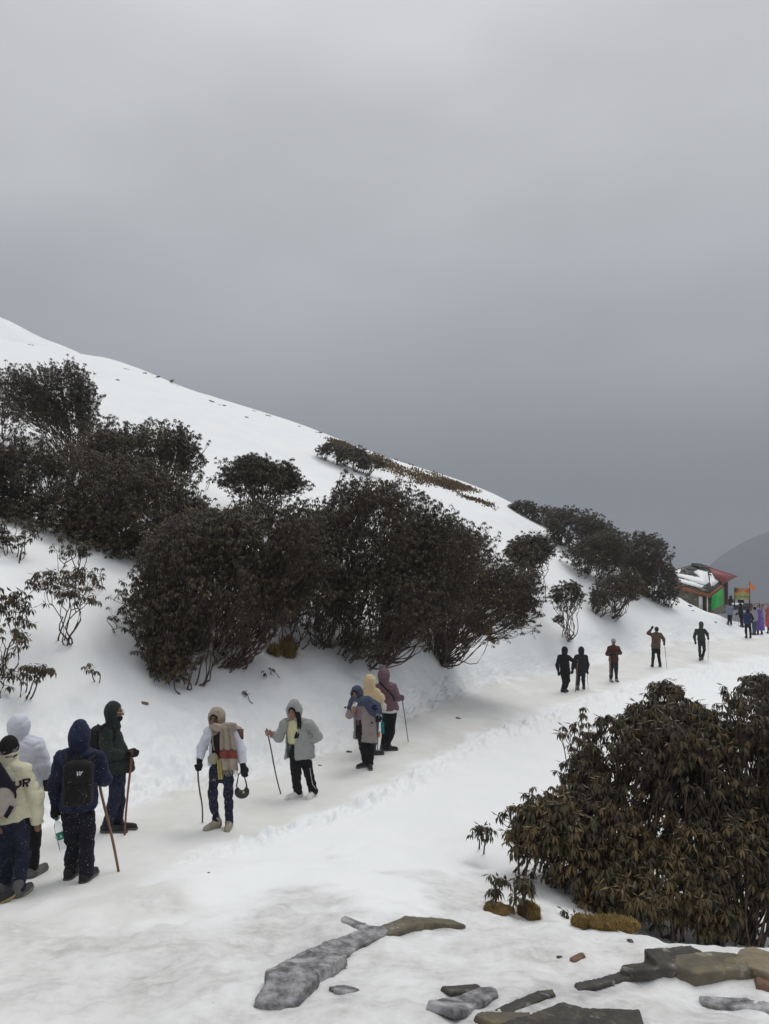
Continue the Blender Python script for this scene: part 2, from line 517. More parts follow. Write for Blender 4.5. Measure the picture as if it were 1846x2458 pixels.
def leaf_geo(rng, pos, tint, L, nleaf=8, droop=(58, 88), spread=1.0):
    """whorls of drooping folded leaves at pos (n,3); returns verts, tris, tint per vertex"""
    n = len(pos)
    az = (np.arange(nleaf)[None] / nleaf + rng.random((n, 1))) * 2 * np.pi + rng.normal(0, .25, (n, nleaf))
    dr = np.radians(rng.uniform(droop[0], droop[1], (n, nleaf)))
    # now and then an upright young leaf
    dr = np.where(rng.random((n, nleaf)) < .10, np.radians(rng.uniform(-35, 20, (n, nleaf))), dr)
    ln = L * rng.uniform(.72, 1.15, (n, nleaf))
    h = np.stack((np.cos(az), np.sin(az), np.zeros_like(az)), -1) * spread
    dn = np.array([0, 0, -1.0])
    d1 = h * np.cos(dr * .6)[..., None] + dn * np.sin(dr * .6)[..., None]
    d2 = h * np.cos(dr)[..., None] + dn * np.sin(np.minimum(dr * 1.08, 1.5))[..., None]
    side = np.stack((-np.sin(az), np.cos(az), np.zeros_like(az)), -1)
    b = pos[:, None, :] + h * .006 + rng.normal(0, .004, (n, nleaf, 3))
    mid = b + d1 * (ln * .5)[..., None]
    tip = mid + d2 * (ln * .5)[..., None]
    w = (ln * rng.uniform(.10, .155, (n, nleaf)))[..., None]
    nrm = np.cross(d1, side)
    rib = mid + nrm * w * .55
    V = np.stack((b, mid - side * w, rib, mid + side * w, tip), 2).reshape(-1, 3)
    k = np.arange(n * nleaf)[:, None] * 5
    T = np.concatenate((k + [0, 1, 2], k + [0, 2, 3], k + [1, 4, 2], k + [2, 4, 3]))
    tl = np.clip(tint[:, None] + rng.normal(0, .12, (n, nleaf)), 0, 1)
    return V, T, np.repeat(tl.ravel(), 5)

def curve_lines(rng, A, B, seg, sag=.12, jit=.05):
    """curved limbs from A (n,3) to B (n,3): leave low and bend upwards"""
    t = np.linspace(0, 1, seg + 1)[None, :, None]
    ln = np.linalg.norm(B - A, axis=1)[:, None, None]
    L = A[:, None] * (1 - t) + B[:, None] * t
    bow = np.sin(t * np.pi)
    off = rng.normal(0, 1, (len(A), 1, 3)) * jit
    off2 = rng.normal(0, 1, (len(A), 1, 3)) * jit * .7
    L = L + bow * (off * ln + np.array([0, 0, -1.]) * sag * ln) + np.sin(t * 2 * np.pi) * off2 * ln
    return L

def kclusters(rng, pts, k):
    c = pts[rng.choice(len(pts), k, replace=False)]
    for _ in range(3):
        d = ((pts[:, None] - c[None]) ** 2).sum(-1) if len(pts) * k < 3e6 else None
        if d is None:
            lab = np.concatenate([((p[:, None] - c[None]) ** 2).sum(-1).argmin(1) for p in np.array_split(pts, 12)])
        else:
            lab = d.argmin(1)
        for i in range(k):
            s = lab == i
            if s.any(): c[i] = pts[s].mean(0)
    return c, lab

def shrub(label, blobs, bases, n, leaf=.11, seed=1, group=None, parts=0, shell=(.55, 1.03), twig=1.0, nleaf=8,
          name='rhododendron_shrub', cat='shrub', low=-.35, tint=(.35, .22), clear=.05, stems=None, lumpy=1.0):
    """blobs: (px, py, Y, rx_px, rz_px, depth_ratio); bases: points on the ground (3,)"""
    rng = np.random.default_rng(seed)
    E = []
    for (px, py, Y, rx, rz, dr) in blobs:
        k = Y / F
        E.append((P(px, py, Y), np.array((rx * k, rx * k * dr, rz * k))))
    vol = np.array([np.prod(r) ** (2 / 3) for _, r in E])
    pts, outs = [], []
    tries = 0
    while sum(len(p) for p in pts) < n and tries < 60:
        tries += 1
        m = n
        who = rng.choice(len(E), m, p=vol / vol.sum())
        C = np.array([e[0] for e in E])[who]
        R = np.array([e[1] for e in E])[who]
        d = rng.normal(size=(m, 3)); d /= np.linalg.norm(d, axis=1)[:, None]
        ok = (d[:, 2] > low) | (rng.random(m) < .22)
        f = shell[1] - (shell[1] - shell[0]) * rng.random(m) ** 1.6
        lump = 1 + lumpy * .38 * noise3(d * 2.4 + who[:, None] * 3.1 + seed, seed) + lumpy * .34 * noise3(d * 5.5 + seed, seed + 3)
        p = C + d * R * (f * lump)[:, None]
        for i, (c, r) in enumerate(E):
            inside = (((p - c) / r) ** 2).sum(1) < .34
            ok &= ~(inside & (who != i))
        # thin gaps between clumps
        ok &= (noise3(p * (1.7 if leaf > .08 else 2.5) + seed * 3.3, seed + 9) > -.20) | (rng.random(m) < .22)
        p, d = p[ok], d[ok]
        g = np.array([ground(q[0], q[1]) for q in p]) if len(p) < 200 else ground_many(p[:, 0], p[:, 1])
        k = p[:, 2] > g + clear
        pts.append(p[k]); outs.append(d[k])
    W = np.concatenate(pts)[:n]
    bases = [np.asarray(b, float) for b in bases]
    if n > 300:
        for c, r in E:
            for _ in range(3):
                x, y = c[0] + rng.normal(0, .45) * r[0], c[1] + abs(rng.normal(0, .35)) * r[1]
                g = ground(x, y)
                if g > c[2] - 1.9 * r[2] and g < c[2] + .2 * r[2]:
                    bases.append(np.array((x, y, g)))
    root = empty(name, label, cat, group, bases[0])
    tn = np.clip(rng.normal(tint[0], tint[1], len(W)) + .5 * noise3(W * .9 + seed, seed + 21), 0, 1)
    # limbs
    B = np.array(bases)
    k2 = max(2, min(len(W) // 6, len(W)))
    k1 = max(1, min(stems or len(W) // 30, k2))
    c2, lab2 = kclusters(rng, W.copy(), k2)
    c1, lab1 = kclusters(rng, c2.copy(), k1)
    near = ((c1[:, None] - B[None]) ** 2).sum(-1).argmin(1)
    b1 = B[near] + np.column_stack((rng.normal(0, .10, k1), rng.normal(0, .10, k1), np.full(k1, -.12))) * twig
    n1 = b1 + (c1 - b1) * .62
    n2 = n1[lab1] + (c2 - n1[lab1]) * .66
    V, Q, off = [], [], 0
    sz = twig * leaf / .11 * (.72 if n < 200 else 1.0)
    def add(L, r0, r1, sides):
        nonlocal off
        r = np.linspace(r0, r1, L.shape[1])[None] * rng.uniform(.8, 1.25, (L.shape[0], 1))
        v, q = tubes(L, r, sides)
        V.append(v); Q.append(q + off); off += len(v)
    add(curve_lines(rng, b1, n1, 6, .16, .07), .019 * sz, .011 * sz, 5)
    add(curve_lines(rng, n1[lab1], n2, 4, .10, .06), .010 * sz, .006 * sz, 4)
    add(curve_lines(rng, n2[lab2], W, 3, .08, .06), .0055 * sz, .0035 * sz, 3)
    under(mesh_obj('stems', np.concatenate(V), np.concatenate(Q), BARK), root)
    # leaf whorls
    one = np.zeros(len(W), bool)
    if parts:
        one[np.argsort(W[:, 1] + rng.normal(0, .15, len(W)))[:parts]] = True
    big = W[~one]
    if len(big):
        v, t, tv = leaf_geo(rng, big, tn[~one], leaf, nleaf)
        o = under(mesh_obj('foliage', v, t, LEAF, smooth=False, attrs={'tint': tv}), root)
        tag(o, kind='stuff')
    for p, q in zip(W[one], tn[one]):
        me = WHORLS[int(np.clip(q, 0, .999) * 4) * 6 + rng.integers(6)]
        o = bpy.data.objects.new('leaf_cluster', me)
        COL.objects.link(o)
        o.parent = root
        o.location = Vector(p) - Vector(bases[0])
        o.rotation_euler = (rng.normal(0, .2), rng.normal(0, .2), rng.uniform(0, 6.28))
        s = leaf / .11 * rng.uniform(.85, 1.15)
        o.scale = (s, s, s)
    return root

def ground_many(X, Y):
    """fast terrain lookup for many points: nearest grid node"""
    j = np.clip(np.searchsorted(_cols, X / Y), 0, len(_cols) - 1)
    lo = np.zeros(len(X), int); hi = np.full(len(X), _R - 1)
    for _ in range(10):
        mid = (lo + hi) // 2
        up = _Yg[mid, j] < Y
        lo = np.where(up, mid, lo); hi = np.where(up, hi, mid)
    t = (Y - _Yg[lo, j]) / np.maximum(_Yg[hi, j] - _Yg[lo, j], 1e-6)
    return _Z[lo, j] * (1 - t) + _Z[hi, j] * t

WHORLS = []
for _t in range(4):
    for _k in range(6):
        _rg = np.random.default_rng(700 + _t * 10 + _k)
        _v, _f, _tv = leaf_geo(_rg, np.zeros((1, 3)), np.array([(_t + .5) / 4]), .11, 9)
        _o = mesh_obj('leaf_cluster', _v, _f, LEAF, smooth=False, attrs={'tint': _tv})
        WHORLS.append(_o.data)
        bpy.data.objects.remove(_o)

def gp(px, py):
    return hit(px, py)
def gxy(px, Y):
    """ground point at forward distance Y under a pixel column"""
    X = (px - 923.0) / F / CT * Y
    return np.array((X, Y, ground(X, Y)))

GR = 'rhododendron shrubs on the slope above the path'
# the big thicket above the path
shrub('large dark rhododendron with gnarled bare stems at its foot above the scarfed walker',
      [(470, 1400, 16.4, 165, 150, .9), (610, 1330, 17.4, 170, 115, .9), (410, 1500, 15.5, 85, 115, .9), (585, 1440, 16.8, 125, 85, .8), (450, 1290, 17.8, 110, 70, .9),
       (425, 1595, 15.1, 62, 48, .8), (680, 1410, 17.6, 110, 85, .8)],
      [gp(410, 1655), gp(440, 1668), gp(475, 1640)], 7000, .115, 11, GR, low=-.4)
shrub('largest domed rhododendron with dense dark crown and low trailing branches behind the lilac jacket',
      [(870, 1290, 20.9, 175, 135, .9), (910, 1225, 21.8, 110, 75, .9), (760, 1360, 19.9, 145, 125, .8), (900, 1450, 19.6, 150, 110, .8), (1010, 1340, 21.3, 140, 120, .9), (740, 1270, 20.8, 85, 75, .9),
       (880, 1545, 18.9, 65, 40, .8), (755, 1440, 19.3, 105, 60, .8), (1000, 1450, 20.5, 110, 90, .8)],
      [gp(880, 1588), gp(905, 1580), gp(690, 1560), gp(820, 1570)], 9000, .115, 12, GR, low=-.4)
shrub('spreading rhododendron at the far end of the big thicket with golden grass under it',
      [(1130, 1410, 24.2, 150, 100, .9), (1210, 1440, 24.6, 88, 85, .9), (1080, 1330, 24.4, 100, 80, .9), (1050, 1430, 23.2, 100, 75, .8), (1195, 1475, 24.2, 78, 42, .8)],
      [gp(1110, 1530), gp(1160, 1520), gp(1060, 1540)], 5000, .115, 13, GR, low=-.4)
# left mass
shrub('broad dark rhododendron spreading to the left edge above the snow hummock',
      [(60, 1160, 21.5, 140, 105, .8), (200, 1180, 22, 140, 110, .8), (-60, 1170, 21, 120, 110, .8), (120, 1240, 21, 130, 70, .8)],
      [gxy(120, 21.8), gxy(20, 21.5)], 5200, .115, 14, GR, low=-.5)
shrub('dark rhododendron between the hummock and the large gnarled one',
      [(330, 1220, 21.5, 140, 115, .9), (270, 1290, 20.8, 100, 80, .8), (400, 1290, 21.2, 100, 85, .8), (460, 1230, 22.5, 60, 50, .8)],
      [gxy(320, 21.3), gxy(370, 21.5)], 4200, .115, 15, GR, low=-.6)
shrub('rounded rhododendron higher up with slender stems showing under its crown',
      [(330, 1085, 27, 140, 70, .9), (400, 1115, 26.5, 78, 75, .9), (270, 1110, 26.5, 80, 70, .9)], [gxy(360, 26.2), gxy(390, 26.4)], 3000, .125, 16, GR, low=-.2)
shrub('rhododendron with two humps high on the left slope, below the bare snow',
      [(135, 930, 30, 88, 68, .9), (175, 985, 30, 60, 68, .9), (65, 950, 30, 55, 45, .9), (220, 1035, 29, 50, 34, .9), (110, 985, 29.8, 70, 40, .9)], [gp(160, 1045), gp(120, 1020)], 2700, .125, 17, GR, low=-.5)
shrub('thin rhododendron cut by the left edge beside the two humped one',
      [(5, 915, 27, 50, 50, .9), (15, 1000, 26.5, 55, 35, .9), (-50, 950, 27, 60, 70, .9)], [gp(5, 1060), gxy(-40, 26)], 800, .115, 18, GR, low=-.4)
shrub('single round rhododendron standing in open snow above the thicket',
      [(625, 1150, 28, 95, 48, .9), (600, 1120, 28, 40, 26, .9), (690, 1150, 28, 38, 38, .9)], [gp(645, 1215), gp(625, 1212)], 2200, .125, 19, GR, low=-.35)
shrub('flat dark shrub lying along a snow crest under the brown grassy ridge',
      [(800, 1078, 50, 36, 19, .8), (845, 1094, 50, 44, 22, .8), (890, 1112, 50, 38, 20, .8)], [gp(840, 1110), gp(800, 1090), gp(880, 1122)], 1500, .16, 20, GR, low=-.6, clear=.0)
shrub('small round rhododendron alone on the snow right of the thicket',
      [(1275, 1318, 33, 52, 38, .9), (1255, 1335, 33, 36, 28, .9)], [gp(1270, 1365), gp(1285, 1362)], 1300, .135, 21, GR, low=-.35)
shrub('low dark rhododendron on the skyline at the start of the ridge row',
      [(1255, 1222, 57, 38, 20, .9), (1310, 1240, 57, 48, 26, .9)], [gxy(1270, 56), gxy(1310, 55)], 1300, .17, 22, GR, low=-.7, clear=0)
shrub('tall rhododendron on the skyline, second in the ridge row',
      [(1385, 1270, 50, 72, 46, .9), (1345, 1260, 51, 40, 30, .9), (1435, 1300, 49, 60, 44, .9), (1480, 1330, 48, 40, 40, .9)], [gxy(1390, 49), gxy(1420, 48.5)], 3000, .17, 23, GR, low=-.7, clear=0)
shrub('rhododendron with white snow gaps just below the skyline row',
      [(1425, 1335, 44, 66, 44, .9), (1460, 1315, 44, 50, 40, .9)], [gp(1405, 1372), gp(1430, 1375)], 1700, .15, 24, GR, low=-.5)
shrub('tallest rhododendron of the ridge row, beside the hut roof',
      [(1555, 1330, 46, 56, 54, .9), (1580, 1390, 46, 52, 46, .9), (1530, 1370, 46, 46, 46, .9), (1595, 1420, 46, 28, 36, .9)], [gp(1585, 1448), gp(1560, 1432)], 3000, .15, 25, GR, low=-.5)
shrub('rhododendron leaning out over the bank above the man with raised arm',
      [(1480, 1415, 40, 52, 40, .9), (1440, 1440, 40, 25, 24, .9), (1510, 1400, 40, 35, 34, .9)], [gp(1470, 1465), gp(1490, 1455)], 1500, .14, 26, GR, low=-.5)
shrub('small bushy rhododendron on the bank with a crooked bare twig below it',
      [(1355, 1430, 34, 40, 36, .9), (1375, 1420, 34, 26, 24, .9), (1340, 1485, 33.6, 14, 10, .9)], [gp(1365, 1528), gp(1345, 1466)], 520, .125, 27, GR, low=-.5)
# sparse small shrubs on the left bank
GS = 'sparse leggy shrubs on the left bank'
shrub('sparse drooping shrub under the dark mass at the left edge', [(45, 1285, 17.5, 48, 42, .9), (-15, 1290, 17.5, 50, 40, .9)], [gp(40, 1340), gp(5, 1345)], 90, .13, 31, GS, parts=60, low=-.6, stems=9)
shrub('small reddish leggy shrub on the hummock edge', [(170, 1312, 17.0, 52, 30, .9)], [gp(165, 1355), gp(185, 1358)], 60, .12, 32, GS, parts=60, low=-.7, stems=8)
shrub('upright bare-stemmed shrub fanning out of the snow above the white hooded jacket', [(160, 1400, 14.2, 82, 38, .9), (185, 1440, 14, 55, 28, .9), (95, 1410, 14.3, 26, 40, .9)], [gp(168, 1540), gp(180, 1532), gp(160, 1535)], 95, .135, 33, GS, parts=95, low=-.3, stems=7)
shrub('leggy shrub at the left edge level with the fanning one', [(20, 1470, 12.8, 58, 60, .9), (-30, 1490, 12.8, 50, 60, .9), (35, 1540, 12.5, 45, 40, .9), (8, 1610, 12.2, 22, 40, .9)], [gp(5, 1600), gp(-10, 1620), gp(10, 1668)], 130, .13, 34, GS, parts=110, low=-.6, stems=9)
shrub('low twiggy shrub sticking from snow behind the cream jacket', [(75, 1615, 12.2, 40, 25, .9), (112, 1610, 12.2, 16, 8, .9)], [gp(70, 1665), gp(60, 1660)], 34, .12, 35, GS, parts=34, low=-.5, stems=5)
shrub('tiny bare twig with three leaf tufts in the snow', [(222, 1598, 13.4, 24, 13, .9)], [gp(225, 1618)], 6, .11, 36, GS, parts=6, low=-1, stems=2, clear=.02)
shrub('tiny sprig beside the fanning shrub', [(266, 1478, 15.2, 10, 8, .9)], [gp(266, 1492)], 5, .09, 37, GS, parts=5, low=-1, stems=2, clear=.02)
shrub('short seedling shrub between fanning shrub and thicket', [(235, 1380, 17, 16, 16, .9)], [gp(234, 1408)], 9, .115, 38, GS, parts=9, low=-.5, stems=2, clear=.02)
shrub('tiny sprig in open snow under the round rhododendron', [(502, 1148, 30, 9, 9, .9)], [gp(502, 1166)], 7, .12, 39, GS, parts=7, low=-.6, stems=2, clear=.02)
for _i, (_x, _y, _l) in enumerate([(590, 1665, 'dry brown leaf tuft on the bank above the grey hooded walker'), (655, 1612, 'small dark sprig on the bank below the golden grass'),
                                   (635, 1620, 'single upright sprig on the bank left of the golden grass'), (1275, 1520, 'dark brown sprig on the bank above the two black jackets')]):
    shrub(_l, [(_x, _y - 6, hit(_x, _y + 6)[1] - .05, 8, 6, .9)], [gp(_x, _y + 7)], 3, .09, 40 + _i, GS, parts=3, low=-1, stems=1 + 1, clear=.01)
# the near shrub on the valley side
GN = 'shrubs on the valley side of the path'
shrub('big near rhododendron with glossy olive and rusty leaves on the valley side of the path',
      [(1570, 1910, 10.4, 225, 200, .75), (1760, 1850, 10.6, 180, 175, .8), (1620, 1740, 11.2, 105, 62, .8), (1420, 1990, 9.9, 190, 110, .75), (1330, 1990, 9.7, 100, 80, .8),
       (1730, 2050, 9.6, 190, 110, .7), (1560, 2100, 9.3, 190, 75, .7), (1700, 2190, 9.0, 75, 50, .8), (1480, 2150, 9.2, 90, 40, .8), (1900, 1980, 10, 120, 150, .8), (1600, 1660, 11.4, 40, 30, .9), (1880, 1760, 11, 90, 90, .9)],
      [gxy(1600, 9.5), gxy(1560, 9.9), gxy(1680, 9.6), gxy(1740, 9.3), gxy(1500, 9.4)], 6500, .125, 51, GN, parts=300, low=-.45, tint=(.38, .28), nleaf=9, lumpy=.55, clear=.02)
shrub('rhododendron top peeping behind the big near shrub at the right edge',
      [(1825, 1650, 16, 45, 26, .9), (1870, 1670, 16, 50, 45, .9)], [gxy(1850, 16)], 420, .125, 52, GN, low=-.7)
shrub('small leafy sprig at the left tip of the big near shrub', [(1162, 1998, 10.5, 28, 20, .9)], [gp(1160, 2024), gp(1172, 2024)], 16, .115, 53, GN, parts=16, low=-.5, stems=3, clear=.02)
shrub('low brown shrub with long drooping leaves beside the yellow grass hummock', [(1222, 2132, 8.2, 50, 28, .9), (1190, 2150, 8.2, 22, 20, .9)], [gp(1215, 2185), gp(1235, 2182), gp(1200, 2184)], 26, .135, 54, GN, parts=26, low=-.5, stems=6, clear=.03)
for _i, (_x, _y, _l) in enumerate([(1350, 2192, 'lone leaf tuft poking from snow nearest the yellow hummock'), (1378, 2197, 'lone leaf tuft poking from snow, middle of three'), (1412, 2206, 'lone leaf tuft by the long mossy hummock')]):
    shrub(_l, [(_x, _y - 4, hit(_x, _y + 8)[1] + .02, 8, 5, .9)], [gp(_x, _y + 10)], 2, .10, 60 + _i, GN, parts=2, low=-1, stems=1 + 1, clear=.01)
# ------------------------------------------------------------------ implicit-surface modelling for people and their clothes
def V3(*a):
    return np.array(a, float)
def unit(v):
    v = np.asarray(v, float)
    return v / (np.linalg.norm(v) + 1e-12)
def rcone(p, a, b, ra, rb):
    ba = b - a
    t = np.clip(((p - a) @ ba) / (ba @ ba + 1e-12), 0, 1)
    q = p - a - t[:, None] * ba
    return np.sqrt((q * q).sum(1)) - (ra + (rb - ra) * t)
def flatcone(p, a, b, ra, rb, ax, flat):
    """round cone squeezed along unit axis ax by factor flat (<1)"""
    ba = b - a
    t = np.clip(((p - a) @ ba) / (ba @ ba + 1e-12), 0, 1)
    q = p - a - t[:, None] * ba
    k = q @ ax
    q = q + (k * (1 / flat - 1))[:, None] * ax
    return (np.sqrt((q * q).sum(1)) - (ra + (rb - ra) * t)) * (flat ** .5)
def ellip(p, c, r, R=None):
    q = p - c
    if R is not None:
        q = q @ R            # columns of R are the local axes
    q1 = q / r
    k0 = np.sqrt((q1 * q1).sum(1)) + 1e-9
    q2 = q1 / r
    k1 = np.sqrt((q2 * q2).sum(1)) + 1e-9
    return k0 * (k0 - 1) / k1
def rbox(p, c, h, R, r):
    q = np.abs((p - c) @ R) - (np.asarray(h) - r)
    return np.sqrt((np.maximum(q, 0) ** 2).sum(1)) + np.minimum(q.max(1), 0) - r
def smin(a, b, k):
    h = np.clip(.5 + .5 * (b - a) / k, 0, 1)
    return b * (1 - h) + a * h - k * h * (1 - h)
def smax(a, b, k):
    return -smin(-a, -b, k)

def surf(fn, lo, hi, vox):
    """sample fn in a narrow band and mesh its zero set (surface nets)"""
    lo, hi = np.asarray(lo, float) - 2.5 * vox, np.asarray(hi, float) + 2.5 * vox
    B = 6
    nb = np.ceil((hi - lo) / vox / B).astype(int)
    bx = np.stack(np.meshgrid(*[np.arange(n) for n in nb], indexing='ij'), -1).reshape(-1, 3)
    cen = lo + (bx + .5) * B * vox
    dc = fn(cen)
    keep = np.abs(dc) < B * vox * 1.25
    shape = nb * B
    full = np.repeat(np.repeat(np.repeat(np.where(dc > 0, 1., -1.).reshape(nb), B, 0), B, 1), B, 2)
    loc = np.stack(np.meshgrid(*[np.arange(B)] * 3, indexing='ij'), -1).reshape(-1, 3)
    ii = (bx[keep][:, None] * B + loc[None]).reshape(-1, 3)
    full[ii[:, 0], ii[:, 1], ii[:, 2]] = fn(lo + (ii + .5) * vox)
    s = full < 0
    c = np.zeros(np.array(shape) - 1, int)
    for dx in (0, 1):
        for dy in (0, 1):
            for dz in (0, 1):
                c += s[dx:shape[0] - 1 + dx, dy:shape[1] - 1 + dy, dz:shape[2] - 1 + dz]
    act = (c > 0) & (c < 8)
    cells = np.argwhere(act)
    if len(cells) == 0:
        return np.zeros((0, 3)), np.zeros((0, 4), int)
    acc = np.zeros((len(cells), 3)); cnt = np.zeros(len(cells))
    cor = [(x, y, z) for x in (0, 1) for y in (0, 1) for z in (0, 1)]
    for a in cor:
        for ax in range(3):
            if a[ax]: continue
            b = list(a); b[ax] = 1
            va = full[cells[:, 0] + a[0], cells[:, 1] + a[1], cells[:, 2] + a[2]]
            vb = full[cells[:, 0] + b[0], cells[:, 1] + b[1], cells[:, 2] + b[2]]
            m = (va < 0) != (vb < 0)
            t = np.where(m, va / np.where(m, va - vb, 1), 0)
            q = np.array(a, float)[None] + np.zeros((len(cells), 3)); q[:, ax] += t
            acc[m] += q[m]; cnt[m] += 1
    verts = lo + (cells + .5 + acc / cnt[:, None]) * vox
    idx = np.full(act.shape, -1); idx[act] = np.arange(len(cells))
    Q = []
    for ax in range(3):
        u, v = (ax + 1) % 3, (ax + 2) % 3
        sl0 = [slice(None)] * 3; sl1 = [slice(None)] * 3
        sl0[ax] = slice(0, -1); sl1[ax] = slice(1, None)
        e = s[tuple(sl0)] != s[tuple(sl1)]
        pos = np.argwhere(e)
        ok = (pos[:, u] > 0) & (pos[:, v] > 0) & (pos[:, u] < shape[u] - 1) & (pos[:, v] < shape[v] - 1)
        pos = pos[ok]
        if not len(pos): continue
        def at(du, dv):
            k = pos.copy(); k[:, u] -= du; k[:, v] -= dv
            return idx[k[:, 0], k[:, 1], k[:, 2]]
        q = np.stack((at(1, 1), at(0, 1), at(0, 0), at(1, 0)), 1)
        flip = ~s[pos[:, 0], pos[:, 1], pos[:, 2]]
        q[flip] = q[flip][:, ::-1]
        Q.append(q[(q >= 0).all(1)])
    return verts, np.concatenate(Q)

def largest_piece(v, q):
    lab = np.arange(len(v))
    for _ in range(400):
        m = lab[q].min(1)
        new = lab.copy()
        np.minimum.at(new, q.ravel(), np.repeat(m, q.shape[1]))
        new = new[new]
        if (new == lab).all(): break
        lab = new
    u, c = np.unique(lab, return_counts=True)
    k = lab == u[c.argmax()]
    rm = np.cumsum(k) - 1
    return v[k], rm[q[k[q].all(1)]]

def surf_obj(name, fn, lo, hi, vox, mat, base=None, parent=None, smooth=True):
    v, q = surf(fn, lo, hi, vox)
    if parent is None:
        o = mesh_obj(name, v - np.asarray(base), q, mat, smooth=smooth)
        o.location = Vector(base)
        return o
    o = mesh_obj(name, v, q, mat, smooth=smooth)
    return under(o, parent)

def tube_obj(name, pts, r, mat, parent=None, base=None, sides=7, rel=False):
    pts = np.asarray(pts, float)
    r = np.broadcast_to(np.asarray(r, float), (len(pts),))
    v, q = tubes(pts[None], r[None], sides)
    k = len(pts)
    v = np.concatenate((v, pts[:1], pts[-1:]))
    i = np.arange(sides)
    t0 = np.stack((np.full(sides, k * sides), (i + 1) % sides, i), 1)
    t1 = np.stack((np.full(sides, k * sides + 1), (k - 1) * sides + i, (k - 1) * sides + (i + 1) % sides), 1)
    F_ = [q, np.concatenate((t0, t1))]
    if parent is not None:
        return under(mesh_obj(name, v, F_, mat), parent)
    b = pts[-1] if base is None else base
    o = mesh_obj(name, v - np.asarray(b), F_, mat)
    o.location = Vector(b)
    return o

_cl = {}
def cloth(name, col, rough=.9, var=.25, fleck=.0, quilt=0.0, sheen=.02):
    if name in _cl: return _cl[name]
    m = NT(name, rough=rough, spec=.12)
    n = m.noise(9, 5, .6)
    d = tuple(c * (1 - var) for c in col)
    e = tuple(min(1, c * (1 + var * .6)) for c in col)
    c = m.mix(m.rng(n, .32, .68), d, e)
    if fleck:
        f = m.rng(m.noise(95, 1, .4),   .79 - fleck * .05, .81 - fleck * .05)
        c = m.mix(f, c, (.62, .64, .67))
    m.color(c)
    h = m.math('ADD', m.math('MULTIPLY', m.noise(22, 4, .6), .6), m.math('MULTIPLY', m.noise(240, 2), .12))
    m.bump(h, .35, .02)
    m.b.inputs['Sheen Weight'].default_value = sheen
    m.b.inputs['Sheen Roughness'].default_value = .6
    _cl[name] = m.m
    return m.m
def plain(name, col, rough=.5, spec=.4, metal=0.0, bumpy=0, var=.15, scale=20):
    if name in _cl: return _cl[name]
    m = NT(name, rough=rough, spec=spec)
    n = m.noise(scale, 4)
    m.color(m.mix(m.rng(n, .3, .7), tuple(c * (1 - var) for c in col), tuple(min(1, c * (1 + var)) for c in col)))
    m.b.inputs['Metallic'].default_value = metal
    if bumpy: m.bump(n, bumpy, .01)
    _cl[name] = m.m
    return m.m
SKIN = plain('skin_tan', (.30, .155, .10), .55, .35, var=.1)
SKIN2 = plain('skin_brown', (.20, .105, .07), .55, .35, var=.1)
EYE = plain('eye_dark', (.02, .016, .014), .3, .5)
LIP = plain('lip', (.24, .085, .07), .5, .3)
HAIR = cloth('hair_black', (.012, .010, .010), .6, .5, sheen=0)
WOODR = plain('stick_reddish', (.20, .075, .045), .6, .3, bumpy=.3, scale=30)
WOODB = plain('stick_brown', (.22, .12, .06), .65, .3, bumpy=.3, scale=30)
WOODD = plain('stick_dark', (.10, .065, .05), .7, .3, bumpy=.3, scale=30)
STEEL = plain('pole_grey', (.10, .10, .10), .4, .5, .4)
RUBBER = plain('sole_rubber', (.06, .06, .06), .8, .3)

def hand_prims(w, el, k, grip=None, axis=None, curl=.35):
    """finger and palm cones of a hand whose wrist is w; grip: point held, axis: direction of the thing held"""
    L = []
    d = unit(w - el)
    if grip is not None:
        a = unit(axis)
        p = unit((w - grip) - ((w - grip) @ a) * a)
        q = np.cross(a, p)
        palm = grip + p * .036 * k + q * .012
        L.append((w, palm, .026 * k, .034 * k))
        for i in range(4):
            o = grip + a * (i - 1.5) * .022 * k
            l = (1., 1.08, 1.02, .85)[i]
            A, Bm, C, D = o + p * .03 * k + q * .026 * k, o - p * .008 * k + q * .038 * k * l, o - p * .032 * k + q * .008 * k, o - p * .022 * k - q * .022 * k * l
            L += [(A, Bm, .0125 * k, .0115 * k), (Bm, C, .0115 * k, .011 * k), (C, D, .011 * k, .0095 * k)]
        T0, T1, T2 = palm - q * .022 * k - a * .0, grip - q * .036 * k - p * .004 - a * .012, grip - p * .026 * k - q * .02 * k - a * .03 * k
        L += [(T0, T1, .0145 * k, .0125 * k), (T1, T2, .0125 * k, .0105 * k)]
    else:
        s = unit(np.cross(d, V3(0, 1, 0)))
        f = np.cross(s, d)
        pe = w + d * .075 * k
        L.append((w, pe, .027 * k, .034 * k))
        L.append((w + s * .012 * k, pe + s * .018 * k, .022 * k, .022 * k))
        L.append((w - s * .012 * k, pe - s * .018 * k, .022 * k, .022 * k))
        for i in range(4):
            o = pe + s * (i - 1.5) * .021 * k
            l = (.85, 1.0, 1.05, .95)[i] * .045 * k
            m1 = o + d * l + f * curl * .02
            t1 = m1 + d * l * .75 + f * curl * .06
            L += [(o, m1, .0115 * k, .0105 * k), (m1, t1, .0105 * k, .009 * k)]
        t0 = w + d * .03 * k + s * .028 * k
        L += [(t0, t0 + d * .035 * k + s * .022 * k, .0135 * k, .0115 * k), (t0 + d * .035 * k + s * .022 * k, t0 + d * .065 * k + s * .024 * k + f * .01, .0115 * k, .0095 * k)]
    return L

def crease(q, sc, seed, w=.07):
    n = noise3(q * np.asarray(sc) + .6 * noise3(q * 3.1, seed + 40)[:, None], seed)
    return np.exp(-(n / w) ** 2)

